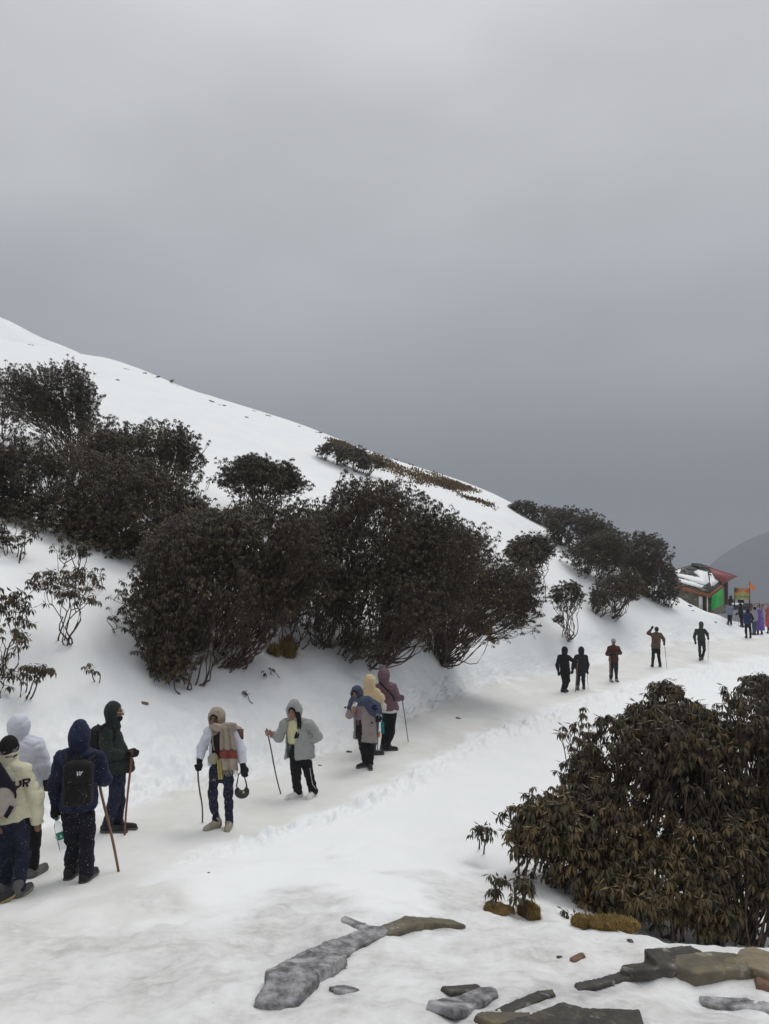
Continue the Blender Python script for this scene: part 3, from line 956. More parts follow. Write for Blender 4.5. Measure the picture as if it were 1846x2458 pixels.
class Figure:
    def __init__(s, label, crop, J, phi, cat='person', k=1.0, vox=.012, skin=None, hold=None, group=None, base_drop=0.0, fwd_head=None, toes=None, gloved='', tuck=''):
        s.toes = toes or {}
        s.gloved = gloved
        ox, oy, sc = crop
        px = {n: (ox + v[0] / sc, oy + v[1] / sc) for n, v in J.items()}
        dy = {n: (v[2] if len(v) > 2 else 0.) for n, v in J.items()}
        s.crop = crop
        fl, fr = hit(*px['ftL']), hit(*px['ftR'])
        s.Y0 = Y0 = .5 * (fl[1] + fr[1])
        s.ft = {}
        s.p = {}
        for n in J:
            s.p[n] = P(px[n][0], px[n][1], Y0 + dy[n])
        for n, f in (('L', fl), ('R', fr)):
            if abs(f[1] - Y0) > .45:
                f = P(*px['ft' + n], Y0 + np.sign(f[1] - Y0) * .45)
            s.p['ft' + n] = f
        s.base = V3(.5 * (fl[0] + fr[0]), Y0, .5 * (fl[2] + fr[2]))
        s.fwd = V3(math.sin(math.radians(phi)), math.cos(math.radians(phi)), 0)
        s.rt = V3(s.fwd[1], -s.fwd[0], 0)
        hd = phi if fwd_head is None else fwd_head
        s.hf = V3(math.sin(math.radians(hd)), math.cos(math.radians(hd)), 0)
        s.hr = V3(s.hf[1], -s.hf[0], 0)
        s.k, s.vox = k, vox
        s.skin = skin or SKIN
        s.hold = hold or {}
        p = s.p
        s.up = V3(0, 0, 1)
        p['chest'] = .5 * (p['shL'] + p['shR']) - V3(0, 0, .10 * k)
        p['pel'] = .5 * (p['hipL'] + p['hipR'])
        p['neck'] = p['chest'] * .25 + p['head'] * .75 - V3(0, 0, .08 * k) if 'neck' not in p else p['neck']
        for n in 'LR':
            p['an' + n] = p['ft' + n] + V3(0, 0, .085 * k) - .05 * s.toe(n) * k
        allp = np.array(list(p.values()))
        s.lo, s.hi = allp.min(0) - .22, allp.max(0) + .22
        s.hands = {}
        for n in 'LR':
            h = s.hold.get(n)
            g, a = (h if h else (None, None))
            s.hands[n] = hand_prims(p['wr' + n], p['el' + n], k, g, a)[:1 if n in tuck else None]
        s.obj = s.body()
        tag(s.obj, label, cat, group)
    def toe(s, n):
        return s.toes.get(n, s.fwd)
    def zpx(s, y):
        """height of a crop row at the person's distance"""
        return P(0, s.crop[1] + y / s.crop[2], s.Y0)[2]
    def body(s):
        p, k = s.p, s.k
        def fn(q):
            h = p['head']
            HR = np.stack((s.hr, s.hf, s.up), 1)
            d = ellip(q, h + s.up * .018 * k - s.hf * .008, np.array((.076, .094, .105)) * k, HR)
            d = smin(d, ellip(q, h - s.up * .058 * k + s.hf * .022 * k, np.array((.056, .064, .068)) * k, HR), .03)
            d = smin(d, rcone(q, h + s.hf * .088 * k + s.up * .012 * k, h + s.hf * .110 * k - s.up * .028 * k, .008 * k, .016 * k), .012)
            for sg in (-1, 1):
                d = smin(d, ellip(q, h + s.hr * .078 * k * sg - s.up * .01 * k, np.array((.012, .022, .034)) * k, HR), .008)
            d = smin(d, rcone(q, p['neck'] - V3(0, 0, .03), h - s.up * .06 * k - s.hf * .01, .056 * k, .052 * k), .03)
            t = flatcone(q, p['chest'] + V3(0, 0, .03), p['chest'] * .4 + p['pel'] * .6, .130 * k, .110 * k, s.fwd, .66)
            t = smin(t, flatcone(q, p['chest'] * .35 + p['pel'] * .65, p['pel'], .110 * k, .122 * k, s.fwd, .70), .06)
            d = smin(d, t, .05)
            for n in 'LR':
                d = smin(d, rcone(q, p['sh' + n], p['el' + n], .054 * k, .042 * k), .05)
                d = np.minimum(d, rcone(q, p['el' + n], p['wr' + n], .042 * k, .028 * k))
                for a, b, ra, rb in s.hands[n]:
                    g = .72 if n in s.gloved else 1.
                    d = smin(d, rcone(q, a, b, ra * g, rb * g), .008)
                d = smin(d, rcone(q, p['hip' + n], p['kn' + n], .074 * k, .048 * k), .05)
                d = smin(d, rcone(q, p['kn' + n], p['an' + n], .048 * k, .034 * k), .02)
                d = smin(d, rcone(q, p['an' + n] - V3(0, 0, .03), p['ft' + n] + s.toe(n) * .09 * k + V3(0, 0, .04), .032 * k, .022 * k), .02)
            return d
        return surf_obj('person', fn, s.lo, s.hi, s.vox, s.skin, base=s.base)
    def part(s, name, fn, lo, hi, mat, vox=None, parent=None, label=None):
        o = surf_obj(name, fn, lo, hi, vox or s.vox, mat, parent=s.obj)
        if parent is not None:
            o.parent = parent
            o.matrix_parent_inverse = Matrix.Identity(4)
        if label: o['label'] = label
        return o
    def bounds(s, names, m=.2):
        a = np.array([s.p[n] for n in names])
        return a.min(0) - m, a.max(0) + m
    def jacket(s, mat, hem, rc=.19, rh=.20, rs=.075, rw=.055, flat=.72, wr=.012, quilt=0, qd=.007, slit=None, name='jacket', cuff=.02, collar=.0, arms='LR', skirt=0, hemtilt=0.0, fold=.011):
        """hem: crop row of the hem; slit: (side offset, half width, top) opens the front"""
        p, k = s.p, s.k
        zh = s.zpx(hem)
        top = p['chest'] + V3(0, 0, .02)
        mid = p['pel'] + V3(0, 0, .12 * k)
        hemp = p['pel'] * 1.0; hemp = np.array((hemp[0], hemp[1], min(zh, p['pel'][2])))
        def fn(q):
            d = flatcone(q, top, mid, rc * k, (rc * .55 + rh * .45) * k, s.fwd, flat)
            d = smin(d, flatcone(q, mid, hemp, (rc * .55 + rh * .45) * k, rh * k, s.fwd, flat), .05)
            d = smin(d, rcone(q, p['shL'], p['shR'], rs * 1.05 * k, rs * 1.05 * k), .07)
            if collar:
                d = smin(d, rcone(q, p['neck'] - V3(0, 0, .05), p['neck'] + V3(0, 0, collar), .100 * k, .104 * k), .02)
            else:
                d = smin(d, rcone(q, p['neck'] - V3(0, 0, .06), p['neck'] - V3(0, 0, .0), .085 * k, .065 * k), .04)
            if slit:
                off, hw, zt = slit
                x = (q - p['chest']) @ s.rt - off
                y = (q - p['chest']) @ s.fwd
                tp = s.zpx(zt)
                w = hw * (1 + .15 * noise3(q * 6, 5))
                d = smax(d, -np.maximum.reduce([np.abs(x) - w, -y - .02, q[:, 2] - tp]), .015)
            d = smax(d, zh - q[:, 2] + hemtilt * ((q - p['pel']) @ s.rt) + .02 * noise3(q * 5, 3), .012)
            for n in arms:
                e = p['wr' + n] - unit(p['wr' + n] - p['el' + n]) * cuff
                sl = smin(rcone(q, p['sh' + n], p['el' + n], rs * 1.02 * k, rs * .92 * k), rcone(q, p['el' + n], e, rs * .92 * k, rw * k), .035)
                cut = (q - e) @ unit(p['wr' + n] - p['el' + n])
                near = np.sqrt(((q - e) ** 2).sum(1)) < .14 * k
                sl = np.where(near, smax(sl, cut, .01), sl)
                d = smin(d, sl, .014)
            if quilt:
                d = d - qd * np.abs(np.sin(np.pi * q[:, 2] / quilt)) ** .6
            return d + wr * noise3(q * 9, 2) + wr * .5 * noise3(q * 21, 4) + fold * crease(q, (5, 5, 8), 31) + fold * .6 * crease(q, (9, 9, 15), 35)
        names = ['shL', 'shR', 'pel', 'neck'] + [a + n for n in arms for a in ('el', 'wr')]
        lo, hi = s.bounds(names, .3)
        lo[2] = min(lo[2], zh - .05)
        return s.part(name, fn, lo, hi, mat)
    def shirt(s, mat, zb, zt, r=.165, flat=.70, name='shirt', wr=.006):
        p, k = s.p, s.k
        z0, z1 = s.zpx(zb), s.zpx(zt)
        def fn(q):
            d = flatcone(q, p['chest'] + V3(0, 0, .02), p['pel'], r * k, r * .95 * k, s.fwd, flat)
            d = smin(d, rcone(q, p['shL'] * .7 + p['shR'] * .3, p['shR'] * .7 + p['shL'] * .3, .07 * k, .07 * k), .06)
            d = smax(d, np.maximum(z0 - q[:, 2], q[:, 2] - z1), .01)
            return d + wr * noise3(q * 12, 9)
        lo, hi = s.bounds(['shL', 'shR', 'pel', 'neck'], .25)
        return s.part(name, fn, lo, hi, mat)
    def trousers(s, mat, rt=.095, rk=.072, ra=.066, waist=.12, wr=.014, cut=.045, flat=.8):
        p, k = s.p, s.k
        def fn(q):
            d = flatcone(q, p['pel'] + V3(0, 0, waist), p['pel'] - V3(0, 0, .04), .140 * k, .145 * k, s.fwd, flat)
            d = smax(d, q[:, 2] - p['pel'][2] - waist, .01)
            for n in 'LR':
                leg = smin(rcone(q, p['hip' + n], p['kn' + n], rt * .93 * k, rk * .88 * k), rcone(q, p['kn' + n], p['an' + n], rk * .88 * k, ra * .86 * k), .03)
                leg = smax(leg, p['ft' + n][2] + cut - q[:, 2], .012)
                d = smin(d, leg, .02)
            # folds gather above the shoe
            zf = np.minimum(p['ftL'][2], p['ftR'][2])
            f = np.clip(1 - (q[:, 2] - zf) / .45, 0, 1)
            return d + wr * noise3(q * np.array((7, 7, 11)), 6) + .010 * f * (np.abs(noise3(q * np.array((5, 5, 26)), 8)) * 2 - .5) * k + wr * .4 * noise3(q * 24, 7) + .010 * crease(q, (5, 5, 7), 41) + .011 * f * crease(q, (6, 6, 17), 43, .1)
        lo, hi = s.bounds(['hipL', 'hipR', 'knL', 'knR', 'ftL', 'ftR', 'pel'], .2)
        hi[2] += .1
        return s.part('trousers', fn, lo, hi, mat)
    def shoes(s, mat, sole=None, L=.15, w=.05):
        k = s.k
        for n in 'LR':
            f, t = s.p['ft' + n], s.toe(n)
            r = V3(t[1], -t[0], 0)
            def fn(q):
                d = flatcone(q, f - t * .09 * k + V3(0, 0, .055 * k), f + t * L * k + V3(0, 0, .035 * k), .058 * k, .045 * k, r, .85)
                d = smin(d, rcone(q, f - t * .06 * k + V3(0, 0, .06 * k), f - t * .05 * k + V3(0, 0, .13 * k), .055 * k, .055 * k), .03)
                return smax(d, f[2] + .012 - q[:, 2], .006) + .004 * noise3(q * 30, 3)
            o = s.part('shoe', fn, f - .28, f + .28, mat, vox=min(s.vox, .012))
            def fs(q):
                d = flatcone(q, f - t * .09 * k + V3(0, 0, .03), f + t * (L + .005) * k + V3(0, 0, .03), .064 * k, .052 * k, r, .88)
                return np.maximum(d, np.abs(q[:, 2] - f[2] - .012) - .02)
            so = s.part('sole', fs, f - .28, f + .28, sole or RUBBER, vox=min(s.vox, .012))
            so.parent = o
            so.matrix_parent_inverse = Matrix.Identity(4)
    def gloves(s, mat, which='LR', puff=.006):
        for n in which:
            w, e = s.p['wr' + n], s.p['el' + n]
            dirn = unit(w - e)
            def fn(q):
                d = rcone(q, w - dirn * .05, w, .046 * s.k, .040 * s.k)
                for a, b, ra, rb in s.hands[n]:
                    d = smin(d, rcone(q, a, b, ra + puff, rb + puff), .008)
                return d
            s.part('glove', fn, w - .2, w + .2, mat, vox=.009 if s.vox < .015 else s.vox)
    def hood(s, mat, r=(.115, .13, .15), open_=(.080, .10), wr=.006, quilt=0, peak=.0, name='hood', back=.02, drop=.03, throat=False):
        p, k = s.p, s.k
        h = p['head']
        HR = np.stack((s.hr, s.hf, s.up), 1)
        def fn(q):
            d = ellip(q, h + s.up * .015 * k - s.hf * back * k, np.array(r) * k, HR)
            if peak:
                d = smin(d, ellip(q, h + s.up * (.06 + peak) * k - s.hf * .01, np.array((.07, .09, .09)) * k, HR), .06)
            d = smin(d, rcone(q, h - s.up * .10 * k - s.hf * .02, p['neck'] - V3(0, 0, drop), .092 * k, .105 * k), .06)
            if open_:
                o = ellip(q, h + s.hf * .13 * k - s.up * .012 * k, np.array((open_[0], .12, open_[1])) * k, HR)
                d = smax(d, -o, .012)
                if throat:
                    d = smax(d, -ellip(q, h + s.hf * .14 * k - s.up * .15 * k, np.array((.06, .13, .10)) * k, HR), .012)
            if quilt:
                d = d - .006 * np.abs(np.sin(np.pi * q[:, 2] / quilt)) ** .6
            return d + wr * noise3(q * 11, 12) + wr * .5 * noise3(q * 26, 14) + .007 * crease(q, (6, 6, 9), 47)
        return s.part(name, fn, h - .36 * k, h + .30 * k, mat)
    def beanie(s, mat, band=None, low=-.01, pom=False):
        h, k = s.p['head'], s.k
        HR = np.stack((s.hr, s.hf, s.up), 1)
        z0 = h[2] + low
        def fn(q):
            d = ellip(q, h + s.up * .03 * k - s.hf * .01, np.array((.092, .108, .115)) * k, HR)
            d = smax(d, z0 - q[:, 2] + .25 * ((q - h) @ s.hf), .01)
            return d + .004 * noise3(q * 16, 3)
        o = s.part('beanie', fn, h - .2, h + .25, mat)
        if band:
            def fb(q):
                d = ellip(q, h + s.up * .03 * k - s.hf * .01, np.array((.099, .115, .122)) * k, HR)
                zz_ = q[:, 2] - z0 + -.25 * ((q - h) @ s.hf) - .03
                return smax(d, np.abs(zz_) - .032, .006)
            b = s.part('hat_band', fb, h - .2, h + .25, band)
            b.parent = o
            b.matrix_parent_inverse = Matrix.Identity(4)
        return o
    def hair(s, r=1.0, mat=None, low=-.06):
        h, k = s.p['head'], s.k
        HR = np.stack((s.hr, s.hf, s.up), 1)
        def fn(q):
            d = ellip(q, h + s.up * .022 * k - s.hf * .016 * k, np.array((.084, .102, .110)) * k * r, HR)
            o = ellip(q, h + s.hf * .11 * k - s.up * .035 * k, np.array((.066, .085, .088)) * k, HR)
            return smax(smax(d, -o, .01), h[2] + low - q[:, 2], .01) + .004 * noise3(q * 25, 5)
        return s.part('hair', fn, h - .2, h + .2, mat or HAIR, vox=min(s.vox, .01))
    def face(s, brow=True):
        h, k = s.p['head'], s.k
        HR = np.stack((s.hr, s.hf, s.up), 1)
        for sg in (-1, 1):
            c = h + s.hr * .033 * sg * k + s.hf * .084 * k + s.up * .008 * k
            s.part('eye', lambda q: ellip(q, c, np.array((.014, .008, .008)) * k, HR), c - .03, c + .03, EYE, vox=.004)
            b = h + s.hr * .034 * sg * k + s.hf * .088 * k + s.up * .030 * k
            s.part('eyebrow', lambda q: ellip(q, b, np.array((.021, .008, .006)) * k, HR), b - .04, b + .04, HAIR, vox=.004)
        m = h + s.hf * .083 * k - s.up * .066 * k
        s.part('mouth', lambda q: ellip(q, m, np.array((.023, .010, .009)) * k, HR), m - .04, m + .04, LIP, vox=.004)

def crop(x0, y0, scale):
    return (x0, y0, scale)
C1 = crop(0, 1640, 3.95)
C2 = crop(440, 1640, 4.614)
C3 = crop(800, 1560, 6.914)
C4 = crop(1300, 1460, 3.955)
C5 = crop(1740, 1440, 15.67)
def cpt(c, x, y, Y):
    return P(c[0] + x / c[2], c[1] + y / c[2], Y)
def cgr(c, x, y):
    return hit(c[0] + x / c[2], c[1] + y / c[2])

def stick(label, top, bottom, r0, r1, mat, name='walking_stick', knots=5, seed=1, group='walking sticks held by hikers', cat='stick', bend=.006):
    rng = np.random.default_rng(seed)
    t = np.linspace(0, 1, 9)[:, None]
    w = rng.normal(0, bend, (2, 3))
    pts = top * (1 - t) + bottom * t + w[0] * np.sin(np.pi * t) + w[1] * np.sin(np.pi * 2 * t) + rng.normal(0, bend * .12, (9, 3))
    r = np.linspace(r0, r1, 9) * rng.uniform(.92, 1.1, 9)
    o = tube_obj(name, pts, r, mat, base=bottom)
    return tag(o, label, cat, group)
# ------------------------------------------------------------------ hikers on the near part of the path
GP = 'hikers on the snow trail'
NAVY = cloth('navy_jacket', (.018, .024, .052), .75, .3, fleck=1)
BLACKT = cloth('black_trousers', (.013, .013, .018), .85, .35, fleck=1)
BLACKP = cloth('black_plain', (.012, .012, .013), .85, .35)
JEANS = cloth('dark_jeans', (.020, .024, .045), .9, .5, fleck=1)
BLACKG = cloth('black_glove', (.012, .012, .013), .7, .3)
DGREEN = cloth('dark_green_jacket', (.026, .033, .030), .8, .3, fleck=.5)
WHITEJ = cloth('white_jacket', (.62, .63, .72), .8, .08)
CREAMJ = cloth('cream_jacket', (.60, .58, .42), .85, .1)
GREYSHOE = cloth('grey_shoe', (.12, .12, .115), .8, .4)
DKSHOE = cloth('dark_shoe', (.035, .034, .036), .8, .4)
BEIGESHOE = cloth('beige_shoe', (.30, .28, .22), .85, .3)
WHITESHOE = cloth('white_shoe', (.62, .62, .60), .8, .15)
PACK = cloth('backpack_black', (.012, .011, .012), .7, .35, fleck=.8)
PRINT = plain('print_black', (.02, .018, .025), .8, .2)
PRINTW = plain('print_white', (.6, .6, .6), .7, .2)

def text_on(body_like, s, size, center, right, up, normal, target, mat, parent, name='lettering', off=.004, bold=.0, spacing=1.0):
    """flat print: letters laid on the nearest surface of target"""
    cu = bpy.data.curves.new(name, 'FONT')
    cu.body = s
    cu.size = size
    cu.align_x = 'CENTER'
    cu.align_y = 'CENTER'
    cu.offset = bold
    cu.space_character = spacing
    t = bpy.data.objects.new(name, cu)
    COL.objects.link(t)
    bpy.context.view_layer.update()
    me = bpy.data.meshes.new_from_object(t)
    bpy.data.objects.remove(t)
    import bmesh
    bm = bmesh.new(); bm.from_mesh(me)
    bmesh.ops.triangulate(bm, faces=bm.faces[:])
    xs = [v.co.x for v in bm.verts]; ys = [v.co.y for v in bm.verts]
    for k_, (a_, b_) in enumerate(((min(xs), max(xs)), (min(ys), max(ys)))):
        for c_ in np.arange(a_ + size * .15, b_, size * .2):
            co = Vector((c_, 0, 0)) if k_ == 0 else Vector((0, c_, 0))
            bmesh.ops.bisect_plane(bm, geom=bm.verts[:] + bm.edges[:] + bm.faces[:], plane_co=co, plane_no=(1, 0, 0) if k_ == 0 else (0, 1, 0))
    mw = None
    if target is not None:
        bpy.context.view_layer.update()
        mw = target.matrix_world.copy()
        mi = mw.inverted()
    r, u, n = Vector(right), Vector(up), Vector(normal)
    for v in bm.verts:
        w = Vector(center) + r * v.co.x + u * v.co.y
        if target is not None:
            o0 = mi @ (w + n * .4)
            d0 = (mi.to_3x3() @ (-n)).normalized()
            okk, loc, nor, idx = target.ray_cast(o0, d0)
            if okk:
                w = mw @ loc + n * off
        v.co = w
    bm.to_mesh(me); bm.free()
    me.materials.append(mat)
    o = bpy.data.objects.new(name, me)
    COL.objects.link(o)
    return under(o, parent)

# --- navy hooded man seen from behind, with bottle and stick
_stk = (cgr(C1, 1125, 1788), None)
_J = dict(head=(762, 510), neck=(762, 640), shL=(590, 700), shR=(930, 700), elL=(525, 930, -.02), elR=(995, 905, .05), wrL=(520, 1160, 0), wrR=(930, 880, .30),
          hipL=(665, 1250), hipR=(825, 1250), knL=(690, 1500, .03), knR=(830, 1510), ftL=(690, 1835), ftR=(835, 1862))
_b = cgr(C1, 1125, 1788)
_t = cpt(C1, 925, 880, cgr(C1, 760, 1850)[1] + .36)
navy = Figure('person in navy hooded jacket seen from behind with a black backpack', C1, _J, 8, group=GP, hold={'R': (_t, _b - _t)}, skin=SKIN2, gloved='LR')
_y = navy.Y0
navy_j = navy.jacket(NAVY, 1195, rc=.195, rh=.195, rs=.082, rw=.062, wr=.016)
navy.trousers(BLACKT, .100, .086, .088, wr=.016)
navy.hood(NAVY, (.118, .135, .155), None, peak=.04, wr=.008)
navy.shoes(DKSHOE, GREYSHOE)
navy.gloves(BLACKG)
stick('slanting brown wooden stick held by the navy hooded person', _t + (_t - _b) * .06, _b, .016, .014, WOODB, seed=3)

def backpack(label, H, c, R, h, mat, straps=True, name='backpack', logo=None, pocket=True, group='backpacks worn by hikers'):
    """c: centre, R: axes (right, out, up), h: half sizes"""
    root = empty(name, label, 'backpack', group, c - R[:, 2] * h[2])
    def fb(q):
        d = rbox(q, c, h, R, .06)
        d = smin(d, ellip(q, c + R[:, 2] * h[2] * .55, np.array((h[0] * .95, h[1] * .95, h[2] * .55)), R), .04)
        return d + .008 * noise3(q * 9, 3) + .003 * noise3(q * 25, 6)
    ext = np.abs(R) @ np.asarray(h) + .06
    b = surf_obj('bag', fb, c - ext, c + ext, .012, mat, parent=root)
    if pocket:
        pc = c + R[:, 1] * h[1] * .85 - R[:, 2] * h[2] * .42
        surf_obj('front_pocket', lambda q: rbox(q, pc, (h[0] * .78, h[1] * .45, h[2] * .42), R, .035) + .006 * noise3(q * 12, 3), pc - ext, pc + ext, .012, mat, parent=root)
        zc = c + R[:, 1] * h[1] * 1.02 + R[:, 2] * h[2] * .25
        pts = [zc + R[:, 0] * h[0] * math.sin(a) * .75 + R[:, 2] * h[2] * .35 * math.cos(a) for a in np.linspace(-1.9, 1.9, 11)]
        tube_obj('zip', pts, .006, BLACKG, parent=root, sides=5)
    tube_obj('grab_handle', [c + R[:, 2] * h[2] * .98 + R[:, 0] * x * h[0] + R[:, 2] * (.035 * (1 - (x / .35) ** 2)) for x in np.linspace(-.35, .35, 7)], .010, mat, parent=root, sides=5)
    return root, b

def strap(name, pts, w, mat, parent, target=None, n=14, thick=.010):
    """flat webbing through points"""
    pts = np.asarray(pts, float)
    t = np.linspace(0, 1, len(pts))
    T = np.linspace(0, 1, n)
    c = pchip(t, pts, T) if len(pts) > 2 else pts[:1] * (1 - T[:, None]) + pts[1:] * T[:, None]
    d = np.gradient(c, axis=0); d /= np.linalg.norm(d, axis=1)[:, None]
    side = np.cross(d, V3(0, -1, 0)); side /= np.linalg.norm(side, axis=1)[:, None] + 1e-9
    nn = np.cross(side, d)
    V, Q = [], []
    for i in range(n):
        for a, b in ((-1, -1), (1, -1), (1, 1), (-1, 1)):
            V.append(c[i] + side[i] * a * w / 2 + nn[i] * b * thick / 2)
    for i in range(n - 1):
        for j in range(4):
            Q.append((i * 4 + j, i * 4 + (j + 1) % 4, i * 4 + 4 + (j + 1) % 4, i * 4 + 4 + j))
    Q += [(3, 2, 1, 0), (n * 4 - 4, n * 4 - 3, n * 4 - 2, n * 4 - 1)]
    o = mesh_obj(name, V, np.array(Q), mat, smooth=False)
    return under(o, parent)

_Rb = np.stack((V3(1, 0, 0), V3(0, -1, 0), V3(0, 0, 1)), 1)
_c = cpt(C1, 745, 950, _y - .235)
bp, bpm = backpack('black backpack with a small white emblem on the navy jacket', navy, _c, _Rb, (.150, .09, .235), PACK)
for _sx in (-1, 1):
    strap('shoulder_strap', [cpt(C1, 745 + _sx * 70, 800, _y - .25), cpt(C1, 750 + _sx * 112, 710, _y - .19), cpt(C1, 755 + _sx * 140, 672, _y - .08), cpt(C1, 755 + _sx * 150, 720, _y + .03)], .06, PACK, bp)
_fy = _y - .34
text_on(None, 'W', .055, cpt(C1, 748, 862, _fy), V3(1, 0, .06), V3(.25, 0, 1), V3(0, -1, 0), bpm, PRINTW, bp, name='emblem', bold=.004)
text_on(None, 'WILDCRAFT', .021, cpt(C1, 742, 1075, _fy), V3(1, 0, .03), V3(0, 0, 1), V3(0, -1, 0), bp.children[1], PRINTW, bp, bold=.001)

# bottle with green label in the navy person's left hand
def bottle():
    m = NT('clear_plastic', rough=.08, spec=.5)
    m.b.inputs['Transmission Weight'].default_value = .92
    m.b.inputs['IOR'].default_value = 1.12
    m.color((.86, .90, .92))
    top, bot = cpt(C1, 536, 1290, _y), cpt(C1, 608, 1588, _y)
    ax = unit(bot - top)
    L = np.linalg.norm(bot - top)
    root = empty('water_bottle', 'clear plastic water bottle with green label hanging from a glove', 'bottle', None, bot)
    prof = [(0, .014), (.035, .014), (.05, .016), (.13, .036), (.22, .043), (.40, .044), (.43, .040), (.60, .040), (.63, .044), (.90, .044), (.97, .040), (1., .03)]
    o = tube_obj('bottle_body', [top + ax * L * t for t, _ in prof], [r for _, r in prof], m.m, parent=root, sides=18)
    tube_obj('cap', [top - ax * .016, top + ax * .012], .018, plain('cap_green', (.05, .16, .09), .5), parent=root, sides=12)
    lab = plain('label_green', (.005, .30, .17), .5, .4)
    tube_obj('label', [top + ax * L * .42, top + ax * L * .62], .0455, lab, parent=root, sides=18)
    c = top + ax * L * .52 - V3(0, .05, 0)
    r = V3(1, 0, .22); r = unit(r)
    text_on(None, 'G  B', .045, c, r, unit(np.cross(V3(0, -1, 0), -r)) * -1 if False else -ax, V3(0, -1, 0), None, PRINTW, root, bold=.0015)
    hp = navy.p['wrL'] + V3(.03, 0, -.10)
    pts = [top + V3(.018 * math.cos(a), 0, 0) * 0 + V3(.022 * math.cos(a), 0, .005) + (hp - top) * (.5 - .5 * math.cos(b)) for a, b in zip(np.linspace(math.pi, 0, 9), np.concatenate((np.linspace(0, math.pi, 5), np.linspace(math.pi, 0, 5)[1:])))]
    tube_obj('carry_loop', pts, .0035, m.m if False else PRINTW, parent=root, sides=5)
bottle()

# --- dark green jacket man in profile
_b = cgr(C1, 1183, 1440)
_gy = cgr(C1, 1060, 1415)[1]
_t = cpt(C1, 1250, 655, _gy - .05)
_J = dict(head=(1092, 275), neck=(1072, 385), shL=(1000, 480, -.17), shR=(1040, 475, .17), elL=(1010, 690, -.21), elR=(1075, 690, .2), wrL=(1195, 675, -.12), wrR=(1205, 655, .06),
          hipL=(1105, 880, -.08), hipR=(1120, 880, .08), knL=(1085, 1110, -.09), knR=(1125, 1110, .10), ftL=(1055, 1415), ftR=(1150, 1385))
green = Figure('man in dark green hooded jacket with glasses and dark beard standing sideways', C1, _J, 90, group=GP, hold={'R': (_t, _b - _t)}, skin=SKIN2, gloved='LR')
green.jacket(DGREEN, 835, rc=.180, rh=.195, rs=.085, rw=.060, flat=1.15, wr=.014)
green.hood(DGREEN, (.112, .118, .140), (.085, .098), wr=.006, back=.03)
green.trousers(JEANS, .105, .090, .080, wr=.014)
green.shoes(DKSHOE, GREYSHOE, L=.17)
green.gloves(BLACKG)
green.face()
def beard(H):
    h, k = H.p['head'], H.k
    HR = np.stack((H.hr, H.hf, H.up), 1)
    def fn(q):
        d = ellip(q, h - H.up * .075 * k + H.hf * .035 * k, np.array((.062, .066, .058)) * k, HR)
        o = ellip(q, h + H.hf * .09 * k - H.up * .012 * k, np.array((.06, .07, .045)) * k, HR)
        return smax(d, -o, .01)
    H.part('beard', fn, h - .2, h + .2, HAIR, vox=.008)
    fr = PRINTW
    for sg in (-1, 1):
        c = h + H.hr * .034 * sg + H.hf * .112 + H.up * .008
        pts = [c + H.hr * .024 * math.cos(a) + H.up * .018 * math.sin(a) for a in np.linspace(0, 2 * math.pi, 13)]
        tube_obj('glasses_rim', pts, .0022, fr, parent=H.obj, sides=5)
        tube_obj('glasses_arm', [c + H.hr * .024 * sg, h + H.hr * .082 * sg + H.up * .01], .0022, fr, parent=H.obj, sides=5)
beard(green)
stick('upright reddish wooden stick gripped by the man in dark green', _t + (_t - _b) * .03, _b, .016, .013, WOODR, seed=5)
_Rg = np.stack((V3(0, 1, 0), V3(-1, 0, 0), V3(0, 0, 1)), 1)
_c = cpt(C1, 925, 560, _gy)
gbp, gbm = backpack('black backpack on the man in dark green, seen from the side', green, _c, _Rg, (.15, .085, .20), PACK, pocket=False)
strap('shoulder_strap', [cpt(C1, 945, 460, _gy - .16), cpt(C1, 1000, 395, _gy - .19), cpt(C1, 1060, 420, _gy - .24), cpt(C1, 1090, 480, _gy - .24), cpt(C1, 1075, 560, _gy - .20)], .05, PACK, gbp)

# --- white hooded jacket, behind the cream one
_J = dict(head=(188, 420), neck=(180, 530), shL=(85, 590), shR=(345, 590), elL=(30, 800), elR=(415, 790, .02), wrL=(60, 960, .1), wrR=(422, 905, .05),
          hipL=(150, 1120), hipR=(300, 1120), knL=(160, 1420), knR=(325, 1430), ftL=(165, 1800), ftR=(340, 1820))
white = Figure('person in white hooded jacket seen from behind, half hidden by the cream jacket', C1, _J, 12, group=GP, skin=SKIN2, gloved='LR')
white.jacket(WHITEJ, 1060, rc=.20, rh=.20, rs=.085, rw=.060, wr=.014, quilt=.13, qd=.008)
white.hood(WHITEJ, (.118, .135, .148), None, wr=.008)
white.trousers(BLACKP, .10, .082, .078, wr=.014)
white.shoes(GREYSHOE, GREYSHOE)
white.gloves(cloth('brown_black_glove', (.05, .042, .038), .8, .3))

